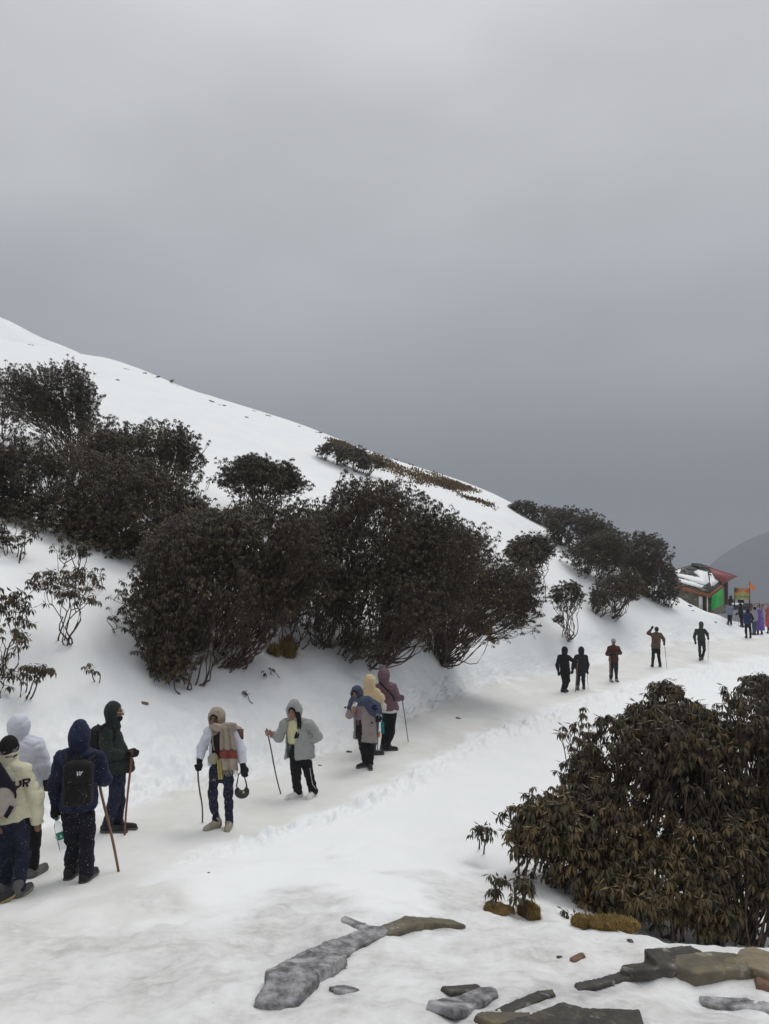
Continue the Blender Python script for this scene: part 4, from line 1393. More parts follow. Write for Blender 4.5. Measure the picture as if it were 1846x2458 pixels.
# --- cream jacket with lettering
_J = dict(head=(88, 625), neck=(80, 735), shL=(-75, 830), shR=(230, 830), elL=(-120, 1060), elR=(335, 1070, .02), wrL=(-95, 1290), wrR=(352, 1310, .03),
          hipL=(60, 1370), hipR=(200, 1360), knL=(48, 1610), knR=(215, 1620, .04), ftL=(75, 1968), ftR=(200, 2018))
cream = Figure('person in cream puffer jacket with dark lettering and patterned beanie, seen from behind', C1, _J, 5, group=GP, skin=SKIN2, tuck='LR')
cream_j = cream.jacket(CREAMJ, 1285, rc=.185, rh=.175, rs=.088, rw=.068, wr=.016, collar=.075, hemtilt=.14, cuff=-.03)
cream.trousers(JEANS, .100, .080, .072, wr=.016)
cream.shoes(GREYSHOE, BEIGESHOE)
cream.hair(1.0)
def pattern_mat():
    m = NT('beanie_pattern', rough=.9, spec=.2)
    v = m.n('ShaderNodeTexChecker')
    v.inputs['Scale'].default_value = 38
    v.inputs['Color1'].default_value = (.02, .018, .018, 1)
    v.inputs['Color2'].default_value = (.34, .30, .32, 1)
    m.link(m.coord(), v.inputs['Vector'])
    m.color(m.mix(m.rng(m.noise(16, 2), .45, .55), (.018, .016, .017), v.outputs['Color']))
    return m.m
cream.beanie(cloth('beanie_black', (.014, .013, .013), .9, .3), band=pattern_mat(), low=-.03)
_cy = cream.Y0
def big_letters():
    """thick block letters laid on the back of the cream jacket"""
    arc = lambda cx, cy, r, a0, a1, n=7: [(cx + r * math.cos(math.radians(a)), cy + r * math.sin(math.radians(a))) for a in np.linspace(a0, a1, n)]
    S = .068
    U = [(.0, 1), (.0, .4)] + arc(.36, .38, .36, 180, 360, 9) + [(.72, 1)]
    R1 = [(1.12, -.1), (1.12, 1.1)]
    R2 = [(1.12, .98), (1.6, .98)] + arc(1.6, .72, .26, 90, -90, 7) + [(1.12, .46)]
    R3 = [(1.5, .5), (1.78, -.1)]
    bpy.context.view_layer.update()
    mi = cream_j.matrix_world.inverted()
    for k, line in enumerate((U, R1, R2, R3)):
        L2 = np.array(line, float)
        d = np.gradient(L2, axis=0); d /= np.linalg.norm(d, axis=1)[:, None]
        nn = np.stack((-d[:, 1], d[:, 0]), 1)
        m = []
        for a, b, n0, n1 in zip(L2[:-1], L2[1:], nn[:-1], nn[1:]):
            for t in np.linspace(0, 1, 4, endpoint=False):
                m.append((a * (1 - t) + b * t, n0 * (1 - t) + n1 * t))
        m.append((L2[-1], nn[-1]))
        V = []
        for c, n_ in m:
            for w in (-.15, 0, .15):
                p2 = (c + n_ * w - (.9, .5)) * S
                w3 = Vector(cpt(C1, 176, 968, _cy - .15)) + Vector((0, -.35, 0)) + Vector((1, 0, .06)).normalized() * p2[0] + Vector((0, 0, 1)) * p2[1]
                ok, loc, nor, idx = cream_j.ray_cast(mi @ w3, Vector((0, 1, 0)))
                V.append((cream_j.matrix_world @ loc) + Vector((0, -.005 - .0008 * k, 0)) if ok else w3 + Vector((0, .35, 0)))
        Q = [(i * 3 + j, i * 3 + j + 1, i * 3 + j + 4, i * 3 + j + 3) for i in range(len(m) - 1) for j in range(2)]
        under(mesh_obj('lettering', np.array([tuple(v) for v in V]), np.array(Q), PRINT), cream.obj)
big_letters()
text_on(None, 'MEFUR', .030, cpt(C1, 92, 702, _cy - .11), V3(1, 0, 0), V3(0, 0, 1), V3(0, -1, 0), cream_j, PRINT, cream.obj, bold=.0004, off=.004)
# sling bag across the back
def sling():
    SB = cloth('sling_black', (.012, .010, .022), .7, .3)
    SG = cloth('sling_beige', (.36, .33, .29), .85, .2)
    root = empty('sling_bag', 'black and beige sling bag slung across the cream jacket', 'bag', None, cpt(C1, 70, 1270, _cy - .3))
    y = _cy - .25
    c = cpt(C1, 45, 1120, y)
    Rl = np.stack((V3(1, 0, .0), V3(0, -1, 0), V3(0, 0, 1)), 1)
    surf_obj('bag', lambda q: ellip(q, c, np.array((.125, .075, .15)), Rl) + .008 * noise3(q * 10, 3), c - .22, c + .22, .012, SG, parent=root)
    c2 = cpt(C1, 15, 930, y + .02)
    # dark upper panel: a triangle narrowing to the shoulder
    A, B_, C_ = cpt(C1, -25, 740, y + .03), cpt(C1, 135, 1005, y - .01), cpt(C1, -60, 1000, y)
    def fp(q):
        d = rcone(q, A, B_, .02, .028)
        n = V3(0, 1, 0)
        e = np.stack([np.cross(V3(0, -1, 0), unit(b - a)) for a, b in ((A, B_), (B_, C_), (C_, A))])
        t = np.maximum.reduce([(q - a) @ k for a, k in zip((A, B_, C_), e)])
        t2 = np.maximum.reduce([(q - a) @ -k for a, k in zip((A, B_, C_), e)])
        tri = np.where(np.abs(t) < np.abs(t2), t, t2) if False else np.minimum(t, t2)
        return smin(d, np.maximum(tri, np.abs((q - A) @ n + .02) - .035), .01)
    surf_obj('upper_panel', fp, np.minimum(np.minimum(A, B_), C_) - .08, np.maximum(np.maximum(A, B_), C_) + .08, .012, SB, parent=root)
    strap('strap', [cpt(C1, 130, 1000, y - .03), cpt(C1, 148, 1060, y - .03), cpt(C1, 140, 1100, y)], .02, SB, root)
    strap('lower_strap', [cpt(C1, 112, 1165, y - .05), cpt(C1, 85, 1215, y - .06), cpt(C1, 52, 1270, y - .04)], .045, SB, root)
sling()
# the next hiker, of whom only a shoe is in view
_J = dict(head=(-330, 600), neck=(-330, 720), shL=(-500, 800), shR=(-190, 800), elL=(-540, 1030), elR=(-160, 1030), wrL=(-500, 1260), wrR=(-170, 1230),
          hipL=(-420, 1330), hipR=(-260, 1330), knL=(-400, 1640), knR=(-170, 1640), ftL=(-420, 2060), ftR=(-20, 2098))
edge = Figure('hiker at the left edge with only a dark shoe with tan sole in view', C1, _J, 10, group=GP, skin=SKIN2, toes={'L': V3(0, 1, 0), 'R': unit(V3(.35, 1, 0))}, gloved='LR')
edge.jacket(DGREEN, 1300, rc=.19, rh=.19)
edge.hood(DGREEN, open_=None)
edge.trousers(BLACKP)
edge.shoes(DKSHOE, cloth('tan_sole', (.30, .24, .12), .8, .3))
edge.gloves(BLACKG)

# --- scarfed walker coming towards the camera
SCARF = cloth('beige_scarf', (.33, .28, .225), .95, .22)
_sy = cgr(C2, 440, 1605)[1]
_b = cgr(C2, 213, 1545)
_t = cpt(C2, 165, 925, _sy - .16)
_J = dict(head=(362, 395), neck=(375, 500), shL=(285, 545), shR=(575, 560), elL=(210, 715), elR=(632, 730, -.02), wrL=(178, 872, -.10), wrR=(660, 905, -.06),
          hipL=(355, 960), hipR=(490, 960), knL=(325, 1220, -.05), knR=(500, 1240), ftL=(335, 1605), ftR=(500, 1612))
scarfp = Figure('hiker in white jacket with head wrapped in a beige scarf walking towards the camera', C2, _J, 190, group=GP, hold={'L': (_t, _b - _t)}, skin=SKIN2, fwd_head=195, toes={'L': unit(V3(-.55, -1, 0)), 'R': unit(V3(.05, -1, 0))}, gloved='LR')
scarfp.jacket(WHITEJ, 905, rc=.180, rh=.185, rs=.078, rw=.058, wr=.010, slit=(.02, .085, 470))
scarfp.shirt(cloth('dark_brown_top', (.028, .018, .018), .9, .3), 900, 470, r=.172)
scarfp.trousers(JEANS, .092, .072, .066, wr=.014, waist=.2)
scarfp.shoes(BEIGESHOE, BEIGESHOE)
scarfp.gloves(BLACKG)
scarfp.hair(1.06)
scarfp.face()
scarfp.hood(SCARF, (.125, .125, .152), (.082, .098), wr=.008, name='scarf_hood', back=.025)
def scarf(H):
    y = H.Y0
    red = cloth('red_scarf_band', (.22, .060, .040), .95, .25)
    root = H.obj
    A = [cpt(C2, 320, 482, y - .11), cpt(C2, 380, 492, y - .16), cpt(C2, 470, 480, y - .15), cpt(C2, 550, 482, y - .07), cpt(C2, 610, 520, y + .06)]
    def wrap(q):
        d = 1e9
        for a, b in zip(A[:-1], A[1:]):
            d = np.minimum(d, flatcone(q, a, b, .050, .058, V3(0, 1, 0), .9))
        return d + .012 * np.sin(q[:, 2] * 95 + q[:, 0] * 30) * .5 + .01 * noise3(q * 12, 3)
    lo, hi = np.min(A, 0) - .13, np.max(A, 0) + .13
    o = H.part('scarf_wrap', wrap, lo, hi, SCARF)
    def panel(name, y0, y1, x0, x1, x2, x3, mat):
        # hanging cloth, a slightly folded thick sheet
        n, m = 16, 8
        Vt = []
        for side in (0, 1):
            for j in range(m + 1):
                v = j / m
                for i in range(n + 1):
                    u = i / n
                    xa, xb = x0 + (x2 - x0) * v, x1 + (x3 - x1) * v
                    z = .018 * math.sin(u * 13 + y0 * .01) + .01 * math.sin(u * 29)
                    Vt.append(cpt(C2, xa + (xb - xa) * u, y0 + (y1 - y0) * v, y - .185 + z + side * .012))
        N = (n + 1) * (m + 1)
        Q = []
        for j in range(m):
            for i in range(n):
                a = j * (n + 1) + i
                Q.append((a, a + 1, a + n + 2, a + n + 1))
                Q.append((N + a + n + 1, N + a + n + 2, N + a + 1, N + a))
        for i in range(n):
            Q.append((i + 1, i, N + i, N + i + 1))
            a = m * (n + 1) + i
            Q.append((a, a + 1, N + a + 1, N + a))
        for j in range(m):
            a = j * (n + 1)
            Q.append((a, a + n + 1, N + a + n + 1, N + a))
            b = a + n
            Q.append((b + n + 1, b, N + b, N + b + n + 1))
        return under(mesh_obj(name, Vt, np.array(Q), mat), root)
    p1 = panel('scarf_end', 500, 742, 405, 540, 403, 588, SCARF)
    p2 = panel('scarf_band', 742, 832, 403, 588, 402, 600, red)
    p3 = panel('scarf_end', 832, 965, 402, 600, 410, 612, SCARF)
    rng = np.random.default_rng(4)
    for i in range(13):
        x = 415 + i * 15.5
        tube_obj('fringe', [cpt(C2, x, 960, y - .18), cpt(C2, x + rng.uniform(-5, 5), 1000, y - .19), cpt(C2, x + rng.uniform(-9, 9), 1028 + rng.uniform(-12, 8), y - .18)], [.006, .005, .003], SCARF, parent=p3, sides=4)
        p3.children[-1].matrix_parent_inverse = Matrix.Translation(-Vector(H.base)) if False else p3.children[-1].matrix_parent_inverse
    c = cpt(C2, 395, 930, y - .13)
    panel('yellow_cloth', 845, 1065, 372, 415, 388, 440, cloth('yellow_cloth', (.52, .43, .14), .9, .2))
    panel('scarf_tail', 505, 620, 588, 668, 640, 668, cloth('scarf_tail_rust', (.20, .11, .09), .95, .3))
scarf(scarfp)
stick('dark thin stick held by the scarfed hiker', _t + (_t - _b) * .05, _b, .013, .010, WOODD, seed=7, bend=.012)
def handbag(y, hand):
    root = empty('handbag', 'black crescent shoulder bag dangling from the scarfed hiker', 'bag', None, cpt(C2, 640, 1275, y))
    m = plain('handbag_leather', (.014, .014, .015), .38, .5, bumpy=.2, scale=60)
    c = cpt(C2, 650, 1205, y)
    R = np.eye(3)
    k = y / F / C2[2]
    top = cpt(C2, 640, 1105, y)
    def fn(q):
        d = ellip(q, c + V3(0, 0, .0), np.array((80 * k * 1.02, .045, 72 * k)), R)
        o = ellip(q, c + V3(-.005, 0, 98 * k), np.array((46 * k, .2, 86 * k)), R)
        return smax(d, -o, .008)
    surf_obj('bag_body', fn, c - .25, c + .25, .009, m, parent=root)
    h = hand + V3(0, 0, -.05)
    tube_obj('handle', [cpt(C2, 588, 1150, y), cpt(C2, 600, 1080, y), cpt(C2, 612, 1010, y - .02), cpt(C2, 640, 985, y - .03), cpt(C2, 668, 1005, y - .02), cpt(C2, 690, 1080, y), cpt(C2, 706, 1150, y)], .010, m, parent=root, sides=6)
    e = cpt(C2, 668, 1205, y - .055)
    surf_obj('clasp', lambda q: rbox(q, e, (.013, .012, .016), R, .004), e - .03, e + .03, .004, plain('brass', (.5, .38, .1), .3, .5, .9), parent=root)
handbag(_sy - .06, scarfp.p['wrR'])
def belt_bag(y):
    m = plain('woven_beige', (.30, .285, .21), .8, .2, bumpy=.8, scale=120, var=.3)
    root = empty('sling_pouch', 'small beige woven pouch on the scarfed hiker front', 'bag', None, cpt(C2, 330, 890, y))
    c = cpt(C2, 330, 815, y - .17)
    a = math.radians(-28)
    R = np.stack((V3(math.cos(a), 0, -math.sin(a)), V3(0, 1, 0), V3(math.sin(a), 0, math.cos(a))), 1)
    surf_obj('pouch', lambda q: smax(ellip(q, c - V3(0, 0, .02), np.array((.075, .045, .085)), R), (q - c) @ R[:, 2] - .045, .02), c - .14, c + .14, .009, m, parent=root)
    strap('strap', [cpt(C2, 345, 745, y - .17), cpt(C2, 330, 690, y - .165), cpt(C2, 325, 600, y - .16), cpt(C2, 330, 510, y - .14)], .014, m, root)
belt_bag(_sy)

# --- grey hooded woman
GREYJ = cloth('grey_jacket', (.30, .305, .295), .9, .12)
GREYIN = cloth('grey_lining_dark', (.025, .025, .03), .9, .2)
_wy = cgr(C2, 1300, 1270)[1]
_b = cgr(C2, 1080, 1225)
_t = cpt(C2, 932, 545, _wy - .18)
_J = dict(head=(1222, 315), neck=(1235, 410), shL=(1125, 455), shR=(1385, 455), elL=(1058, 595, -.05), elR=(1488, 590, .0), wrL=(965, 560, -.16), wrR=(1405, 665, -.08),
          hipL=(1235, 790), hipR=(1350, 790), knL=(1245, 990, -.05), knR=(1390, 1010, .08), ftL=(1240, 1268), ftR=(1425, 1262))
greyp = Figure('woman in oversized grey hooded jacket and pale yellow top walking downhill with a stick', C2, _J, 195, group=GP, hold={'L': (_t, _b - _t)}, skin=SKIN, fwd_head=200, toes={'L': unit(V3(-.8, -.7, 0)), 'R': unit(V3(-.3, -1, 0))}, tuck='R')
greyp.jacket(GREYJ, 835, rc=.205, rh=.285, rs=.092, rw=.060, wr=.014, slit=(.055, .085, 400), hemtilt=-.10, flat=.62)
greyp.shirt(cloth('pale_yellow_top', (.56, .53, .32), .9, .12), 662, 380, r=.175, name='top')
greyp.trousers(BLACKP, .105, .088, .095, waist=.24, wr=.018, cut=.03)
greyp.shoes(WHITESHOE, WHITESHOE)
greyp.hair(1.04)
greyp.face()
greyp.hood(GREYJ, (.138, .140, .160), (.096, .112), wr=.010, peak=.05, back=.03, throat=True)
def long_hair(H):
    y = H.Y0
    pts = [(1262, 330), (1285, 420), (1280, 500), (1255, 600)]
    def fn(q):
        d = 1e9
        for (a, b), (c, e) in zip(pts[:-1], pts[1:]):
            for o in (-12, 14):
                d = np.minimum(d, flatcone(q, cpt(C2, a + o, b, y - .10), cpt(C2, c + o, e, y - .145), .026, .019, V3(0, 1, 0), .6))
        return d + .008 * noise3(q * np.array((40, 40, 8)), 3)
    c = cpt(C2, 1290, 460, y - .13)
    H.part('long_hair', fn, c - .3, c + .3, HAIR)
    wt = plain('piping_white', (.5, .5, .5), .7)
    tube_obj('side_stripe', [cpt(C2, 1402, 940, y - .10), cpt(C2, 1415, 1030, y - .10), cpt(C2, 1432, 1120, y - .09), cpt(C2, 1470, 1170, y - .06)], .005, wt, parent=H.obj, sides=4)
long_hair(greyp)
stick('knobbly brown stick held out by the woman in grey', _t + (_t - _b) * .06, _b, .013, .011, WOODD, seed=9, bend=.008)

# --- blue shawl woman, cream hood and lilac jacket
SHAWL = cloth('blue_shawl', (.060, .075, .115), .95, .25)
TAUPE = cloth('taupe_coat', (.26, .225, .215), .9, .12)
_by = cgr(C3, 560, 1950)[1]
_b = cgr(C3, 727, 1745)
_J = dict(head=(385, 735), neck=(415, 850), shL=(320, 900), shR=(600, 890), elL=(270, 1075, -.05), elR=(700, 1010, .0), wrL=(335, 1030, -.2), wrR=(745, 1115, -.05),
          hipL=(450, 1330), hipR=(610, 1330), knL=(500, 1600, .0), knR=(620, 1620, .05), ftL=(520, 1940), ftR=(610, 1965))
_ph = cpt(C3, 350, 950, _by - .27)
_t3 = cpt(C3, 757, 1150, _by - .06)
blue = Figure('woman in slate blue shawl and taupe coat looking down at her phone', C3, _J, 200, group=GP, hold={'L': (_ph - V3(0, 0, .03), V3(.25, 0, 1)), 'R': (_t3, _b - _t3)}, fwd_head=205, toes={'L': unit(V3(-.8, -.7, 0)), 'R': unit(V3(.1, -1, 0))}, gloved='R')
blue.jacket(TAUPE, 1500, rc=.185, rh=.25, rs=.075, rw=.058, wr=.010, slit=(.01, .062, 980), hemtilt=.12, name='coat', flat=.66)
blue.shirt(cloth('mauve_top', (.26, .17, .21), .9, .15), 1150, 950, r=.165, name='top')
blue.trousers(BLACKP, .11, .095, .085, waist=.34, wr=.014)
blue.shoes(DKSHOE, GREYSHOE)
blue.hair(1.03)
blue.face()
blue.gloves(BLACKG, 'R')
blue.hood(SHAWL, (.125, .128, .150), (.084, .102), wr=.010, name='shawl_hood')
def shawl(H):
    y = H.Y0
    def fn(q):
        d = flatcone(q, cpt(C3, 420, 850, y), cpt(C3, 640, 960, y - .02), .12, .165, V3(0, 1, 0), .85)
        d = smin(d, flatcone(q, cpt(C3, 560, 880, y), cpt(C3, 730, 1020, y), .13, .10, V3(0, 1, 0), .8), .06)
        d = smin(d, rcone(q, cpt(C3, 330, 820, y - .1), cpt(C3, 250, 960, y - .12), .06, .035), .04)
        d = smin(d, rcone(q, cpt(C3, 330, 880, y - .14), cpt(C3, 520, 830, y - .16), .055, .06), .05)
        ax = unit(cpt(C3, 820, 1110, y) - cpt(C3, 560, 1100, y))
        lim = (q - cpt(C3, 690, 1110, y)) @ np.cross(ax, V3(0, 1, 0))
        d = smax(d, -(q[:, 2] - cpt(C3, 690, 1112, y)[2]), .02)
        # open over the coat front
        d = smax(d, -ellip(q, cpt(C3, 430, 1130, y - .22), np.array((.12, .26, .16))), .03)
        return d + .010 * np.sin((q[:, 0] * .8 + q[:, 2] * .6) * 55) * .6 + .012 * noise3(q * 9, 3)
    c = cpt(C3, 540, 930, y)
    o = H.part('shawl', fn, c - V3(.55, .35, .45), c + V3(.5, .35, .4), SHAWL)
    rng = np.random.default_rng(3)
    for i in range(9):
        x = 640 + i * 21
        tube_obj('fringe', [cpt(C3, x, 1095, y - .05), cpt(C3, x + rng.uniform(-6, 6), 1130 + rng.uniform(0, 25), y - .05)], [.008, .004], SHAWL, parent=H.obj, sides=4)
    dk = cloth('shawl_emblem', (.018, .022, .05), .95, .2)
    for r_ in (45, 22):
        pts = [cpt(C3, 690 + r_ * math.cos(a), 955 + r_ * .9 * math.sin(a), y - .165) for a in np.linspace(0.3, 5.6, 14)]
        tube_obj('shawl_emblem', pts, .012, dk, parent=H.obj, sides=5)
    for (x, yy) in ((643, 1210), (715, 1180), (198, 955)):
        c = cpt(C3, x, yy, y - .2 if x > 300 else y - .12)
        surf_obj('button', lambda q: ellip(q, c, np.array((.021, .015, .021))), c - .04, c + .04, .007, BLACKP, parent=H.obj)
shawl(blue)
def phone(c):
    root = empty('phone', 'white phone held up by the woman in the blue shawl', 'phone', None, c)
    a = math.radians(-20)
    R = np.stack((V3(math.cos(a), .2, math.sin(a)), V3(0, 1, .3), V3(-math.sin(a), -.2, math.cos(a))), 1)
    R = np.linalg.qr(R)[0] * np.sign(np.diag(np.linalg.qr(R)[1]))
    surf_obj('phone_case', lambda q: rbox(q, c, (.038, .006, .075), R, .006), c - .1, c + .1, .0045, plain('phone_white', (.72, .72, .72), .3), parent=root)
    l = c - R[:, 1] * .008 + R[:, 2] * .055 - R[:, 0] * .02
    surf_obj('camera_bump', lambda q: rbox(q, l, (.012, .004, .014), R, .003), l - .03, l + .03, .004, PRINT, parent=root)
phone(_ph + V3(0, 0, .025))
stick('thin dark pole planted beside the woman in the blue shawl', _t3 + (_t3 - _b) * .08, _b, .011, .008, STEEL, name='trekking_pole', cat='pole', seed=11, bend=.002)

LILAC = cloth('lilac_jacket', (.155, .095, .115), .8, .12)
CREAM2 = cloth('cream_hooded_jacket', (.60, .47, .28), .85, .12)
_b = cgr(C3, 1245, 1525)
_ly = cgr(C3, 910, 1665)[1]
_t = cpt(C3, 1138, 800, _ly + .05)
_J = dict(head=(845, 425), neck=(850, 560), shL=(740, 630), shR=(985, 620), elL=(700, 800), elR=(1065, 790, .02), wrL=(740, 850, .2), wrR=(1120, 800, .06),
          hipL=(880, 1060), hipR=(975, 1060), knL=(870, 1350), knR=(955, 1360), ftL=(862, 1640), ftR=(920, 1672))
lilac = Figure('tall person in quilted lilac jacket seen from behind', C3, _J, 20, group=GP, hold={'R': (_t, _b - _t)}, skin=SKIN2, toes={'L': unit(V3(.6, .8, 0)), 'R': unit(V3(1, .2, 0))}, gloved='R')
lilac.jacket(LILAC, 985, rc=.185, rh=.20, rs=.088, rw=.064, wr=.010, quilt=.075, qd=.010)
lilac.hood(LILAC, (.125, .138, .150), None, quilt=.07, wr=.006)
lilac.trousers(BLACKP, .11, .095, .085, wr=.014)
lilac.shirt(cloth('white_underlayer', (.68, .67, .65), .9, .1), 1030, 960, r=.198, flat=.75, name='under_hem')
lilac.shoes(DKSHOE, RUBBER)
lilac.gloves(LILAC, 'R')
stick('grey metal pole held by the person in lilac', _t + (_t - _b) * .07, _b, .011, .009, STEEL, name='trekking_pole', cat='pole', seed=13, bend=.002)
_sb = empty('crossbody_strap_bag', 'dark crossbody strap and small bag over the lilac jacket', 'bag', None, cpt(C3, 1000, 960, _ly - .2))
strap('strap', [cpt(C3, 760, 525, _ly - .14), cpt(C3, 850, 620, _ly - .20), cpt(C3, 950, 720, _ly - .20), cpt(C3, 1000, 790, _ly - .16), cpt(C3, 1020, 900, _ly + .02)], .035, BLACKG, _sb)
_c = cpt(C3, 1000, 940, _ly + .22)
surf_obj('pouch', lambda q: rbox(q, _c, (.09, .05, .09), np.eye(3), .03), _c - .16, _c + .16, .012, BLACKG, parent=_sb)

_J = dict(head=(612, 535), neck=(620, 650), shL=(505, 710), shR=(705, 710), elL=(470, 860), elR=(790, 800), wrL=(480, 980, .1), wrR=(812, 870, -.02),
          hipL=(560, 1080), hipR=(670, 1080), knL=(590, 1390), knR=(690, 1390), ftL=(600, 1720), ftR=(690, 1745))
creamh = Figure('person in pale yellow hooded puffer jacket half hidden behind the blue shawl', C3, _J, 15, group=GP, skin=SKIN2, toes={'R': unit(V3(.9, .3, 0))}, gloved='LR')
creamh.jacket(CREAM2, 1020, rc=.18, rh=.19, rs=.085, rw=.06, wr=.010, quilt=.085, qd=.008)
creamh.hood(CREAM2, (.122, .135, .150), None, quilt=.08, wr=.006)
creamh.trousers(cloth('slate_trousers', (.05, .055, .065), .9, .2), .10, .09, .085)
creamh.shoes(DKSHOE, RUBBER)
creamh.gloves(cloth('pale_mitten', (.62, .58, .50), .9, .15))
_hy = creamh.Y0
_c = cpt(C3, 745, 1400, _hy + .1)
def hang_cloth(name, label, c, h, mat, cat='bag'):
    r = empty(name, label, cat, None, c - V3(0, 0, h[2]))
    surf_obj('cloth_body', lambda q: rbox(q, c, h, np.eye(3), min(h) * .8) + .012 * noise3(q * 14, 3), c - np.array(h) - .05, c + np.array(h) + .05, .01, mat, parent=r)
    tube_obj('cord', [c + V3(0, 0, h[2] * .9), c + V3(.01, 0, h[2] + .18)], .006, mat, parent=r, sides=5)
hang_cloth('carry_bag', 'small orange yellow bag hanging between the blue shawl and the lilac jacket', _c, (.05, .04, .06), cloth('orange_bag', (.80, .30, .01), .7, .25))
_c = cpt(C3, 815, 1290, _hy - .1)
hang_cloth('hanging_ribbon', 'teal cloth strip hanging beside the lilac jacket trousers', _c, (.035, .02, .115), cloth('teal_cloth', (.005, .17, .17), .7, .25), cat='cloth')
# ------------------------------------------------------------------ hikers further along the path
BROWNJ = cloth('rust_brown_jacket', (.075, .028, .020), .85, .25)
TANJ = cloth('tan_brown_jacket', (.105, .070, .042), .85, .35)
OLIVEJ = cloth('olive_jacket', (.035, .042, .032), .85, .2)
CHARJ = cloth('charcoal_jacket', (.022, .022, .025), .85, .3)
NAVYT = cloth('navy_trousers', (.020, .022, .034), .9, .25)
GREYB = cloth('grey_beanie', (.34, .36, .42), .9, .15)
def walker(label, crop_, J, phi, jm, tm, hem, head='hood', hm=None, hold=None, stick_=None, sname=None, shoe=DKSHOE, vox=.019, k=1.0, rc=.185, rh=.19, glove=BLACKG, toes=None, r=.010, smat=STEEL, sseed=1, fold=.012, pole=True, skin=None, rs=.08):
    hd = {}
    if stick_:
        side, (tx, ty, tdy), (bx, by) = stick_
        y0 = .5 * (cgr(crop_, *J['ftL'][:2])[1] + cgr(crop_, *J['ftR'][:2])[1])
        b = cgr(crop_, bx, by)
        if abs(b[1] - y0) > 1.2: b = cpt(crop_, bx, by, y0)
        t = cpt(crop_, tx, ty, y0 + tdy)
        if side: hd[side] = (t, b - t)
    h = Figure(label, crop_, J, phi, group=GP, vox=vox, k=k, hold=hd, toes=toes, gloved='LR', skin=skin or SKIN2)
    h.jacket(jm, hem, rc=rc, rh=rh, rs=rs, rw=.058, wr=.012, fold=fold)
    h.trousers(tm, .10, .08, .075)
    h.shoes(shoe)
    if glove: h.gloves(glove)
    if head == 'hood': h.hood(hm or jm, (.115, .128, .145), None if math.cos(math.radians(phi)) > .2 else (.08, .10))
    else:
        h.hair(); h.beanie(hm)
    if math.cos(math.radians(phi)) < -.3: h.face()
    if stick_:
        stick(sname, t + (t - b) * .05, b, r, r * .85, smat, name='trekking_pole' if pole else 'walking_stick', cat='pole' if pole else 'stick', seed=sseed, bend=.003)
    return h
walker('person all in black stepping sideways with an arm out to the charcoal jacket', C4,
       dict(head=(222, 402), neck=(218, 440), shL=(172, 462), shR=(258, 466), elL=(150, 535), elR=(288, 490, .05), wrL=(160, 600), wrR=(330, 512, .05), hipL=(205, 630), hipR=(245, 630), knL=(215, 700, -.1), knR=(252, 690), ftL=(205, 795), ftR=(228, 798)),
       40, BLACKP, BLACKP, 625, stick_=('R', (340, 505, .05), (323, 795)), sname='thick wooden stick between the black and the charcoal jackets', smat=WOODB, r=.020, pole=False, sseed=21)
walker('person in charcoal hooded jacket walking beside the one all in black', C4,
       dict(head=(376, 402), neck=(377, 440), shL=(330, 462), shR=(420, 462), elL=(305, 530), elR=(438, 535), wrL=(294, 585), wrR=(430, 600, -.05), hipL=(350, 600), hipR=(398, 600), knL=(347, 680), knR=(396, 680), ftL=(343, 775), ftR=(400, 765)),
       8, CHARJ, NAVYT, 585, stick_=('R', (434, 612, -.08), (442, 770)), sname='thin pole held by the charcoal jacket', sseed=22, shoe=GREYSHOE)
walker('person in rust brown jacket with light grey beanie, hands together on a stick', C4,
       dict(head=(683, 318), neck=(683, 350), shL=(642, 378), shR=(725, 376), elL=(625, 435), elR=(745, 425), wrL=(655, 437, -.2), wrR=(695, 435, -.2), hipL=(662, 520), hipR=(706, 520), knL=(662, 605), knR=(708, 605), ftL=(662, 696), ftR=(715, 694)),
       180, BROWNJ, NAVYT, 510, head='beanie', hm=GREYB, stick_=('L', (650, 440, -.24), (655, 692)), sname='pale wooden stick in front of the rust brown jacket', smat=WOODB, r=.020, pole=False, sseed=23, shoe=BEIGESHOE)
walker('person in tan brown jacket raising one arm to the head, legs apart', C4,
       dict(head=(1092, 205), neck=(1090, 232), shL=(1050, 252), shR=(1128, 252), elL=(1012, 238), elR=(1158, 290), wrL=(1042, 198), wrR=(1165, 328), hipL=(1062, 390), hipR=(1108, 390), knL=(1060, 460), knR=(1112, 460), ftL=(1050, 556), ftR=(1124, 556)),
       8, TANJ, BLACKP, 378, head='beanie', hm=cloth('dark_teal_beanie', (.03, .042, .042), .9, .2), stick_=('R', (1166, 342, .02), (1190, 572)), sname='thin pole planted by the tan brown jacket', rc=.20, rh=.20, sseed=24)
walker('person in olive green hooded jacket striding away up the trail', C4,
       dict(head=(1515, 155), neck=(1513, 185), shL=(1470, 212), shR=(1548, 210), elL=(1450, 270), elR=(1572, 245), wrL=(1458, 312), wrR=(1582, 278), hipL=(1500, 320), hipR=(1538, 320), knL=(1502, 400), knR=(1545, 395), ftL=(1505, 496), ftR=(1524, 484)),
       10, OLIVEJ, NAVYT, 312, stick_=('R', (1584, 290, .0), (1580, 508)), sname='thin pole held by the olive green jacket', sseed=25, shoe=GREYSHOE, hm=cloth('grey_green_hood', (.06, .065, .055), .9, .2))
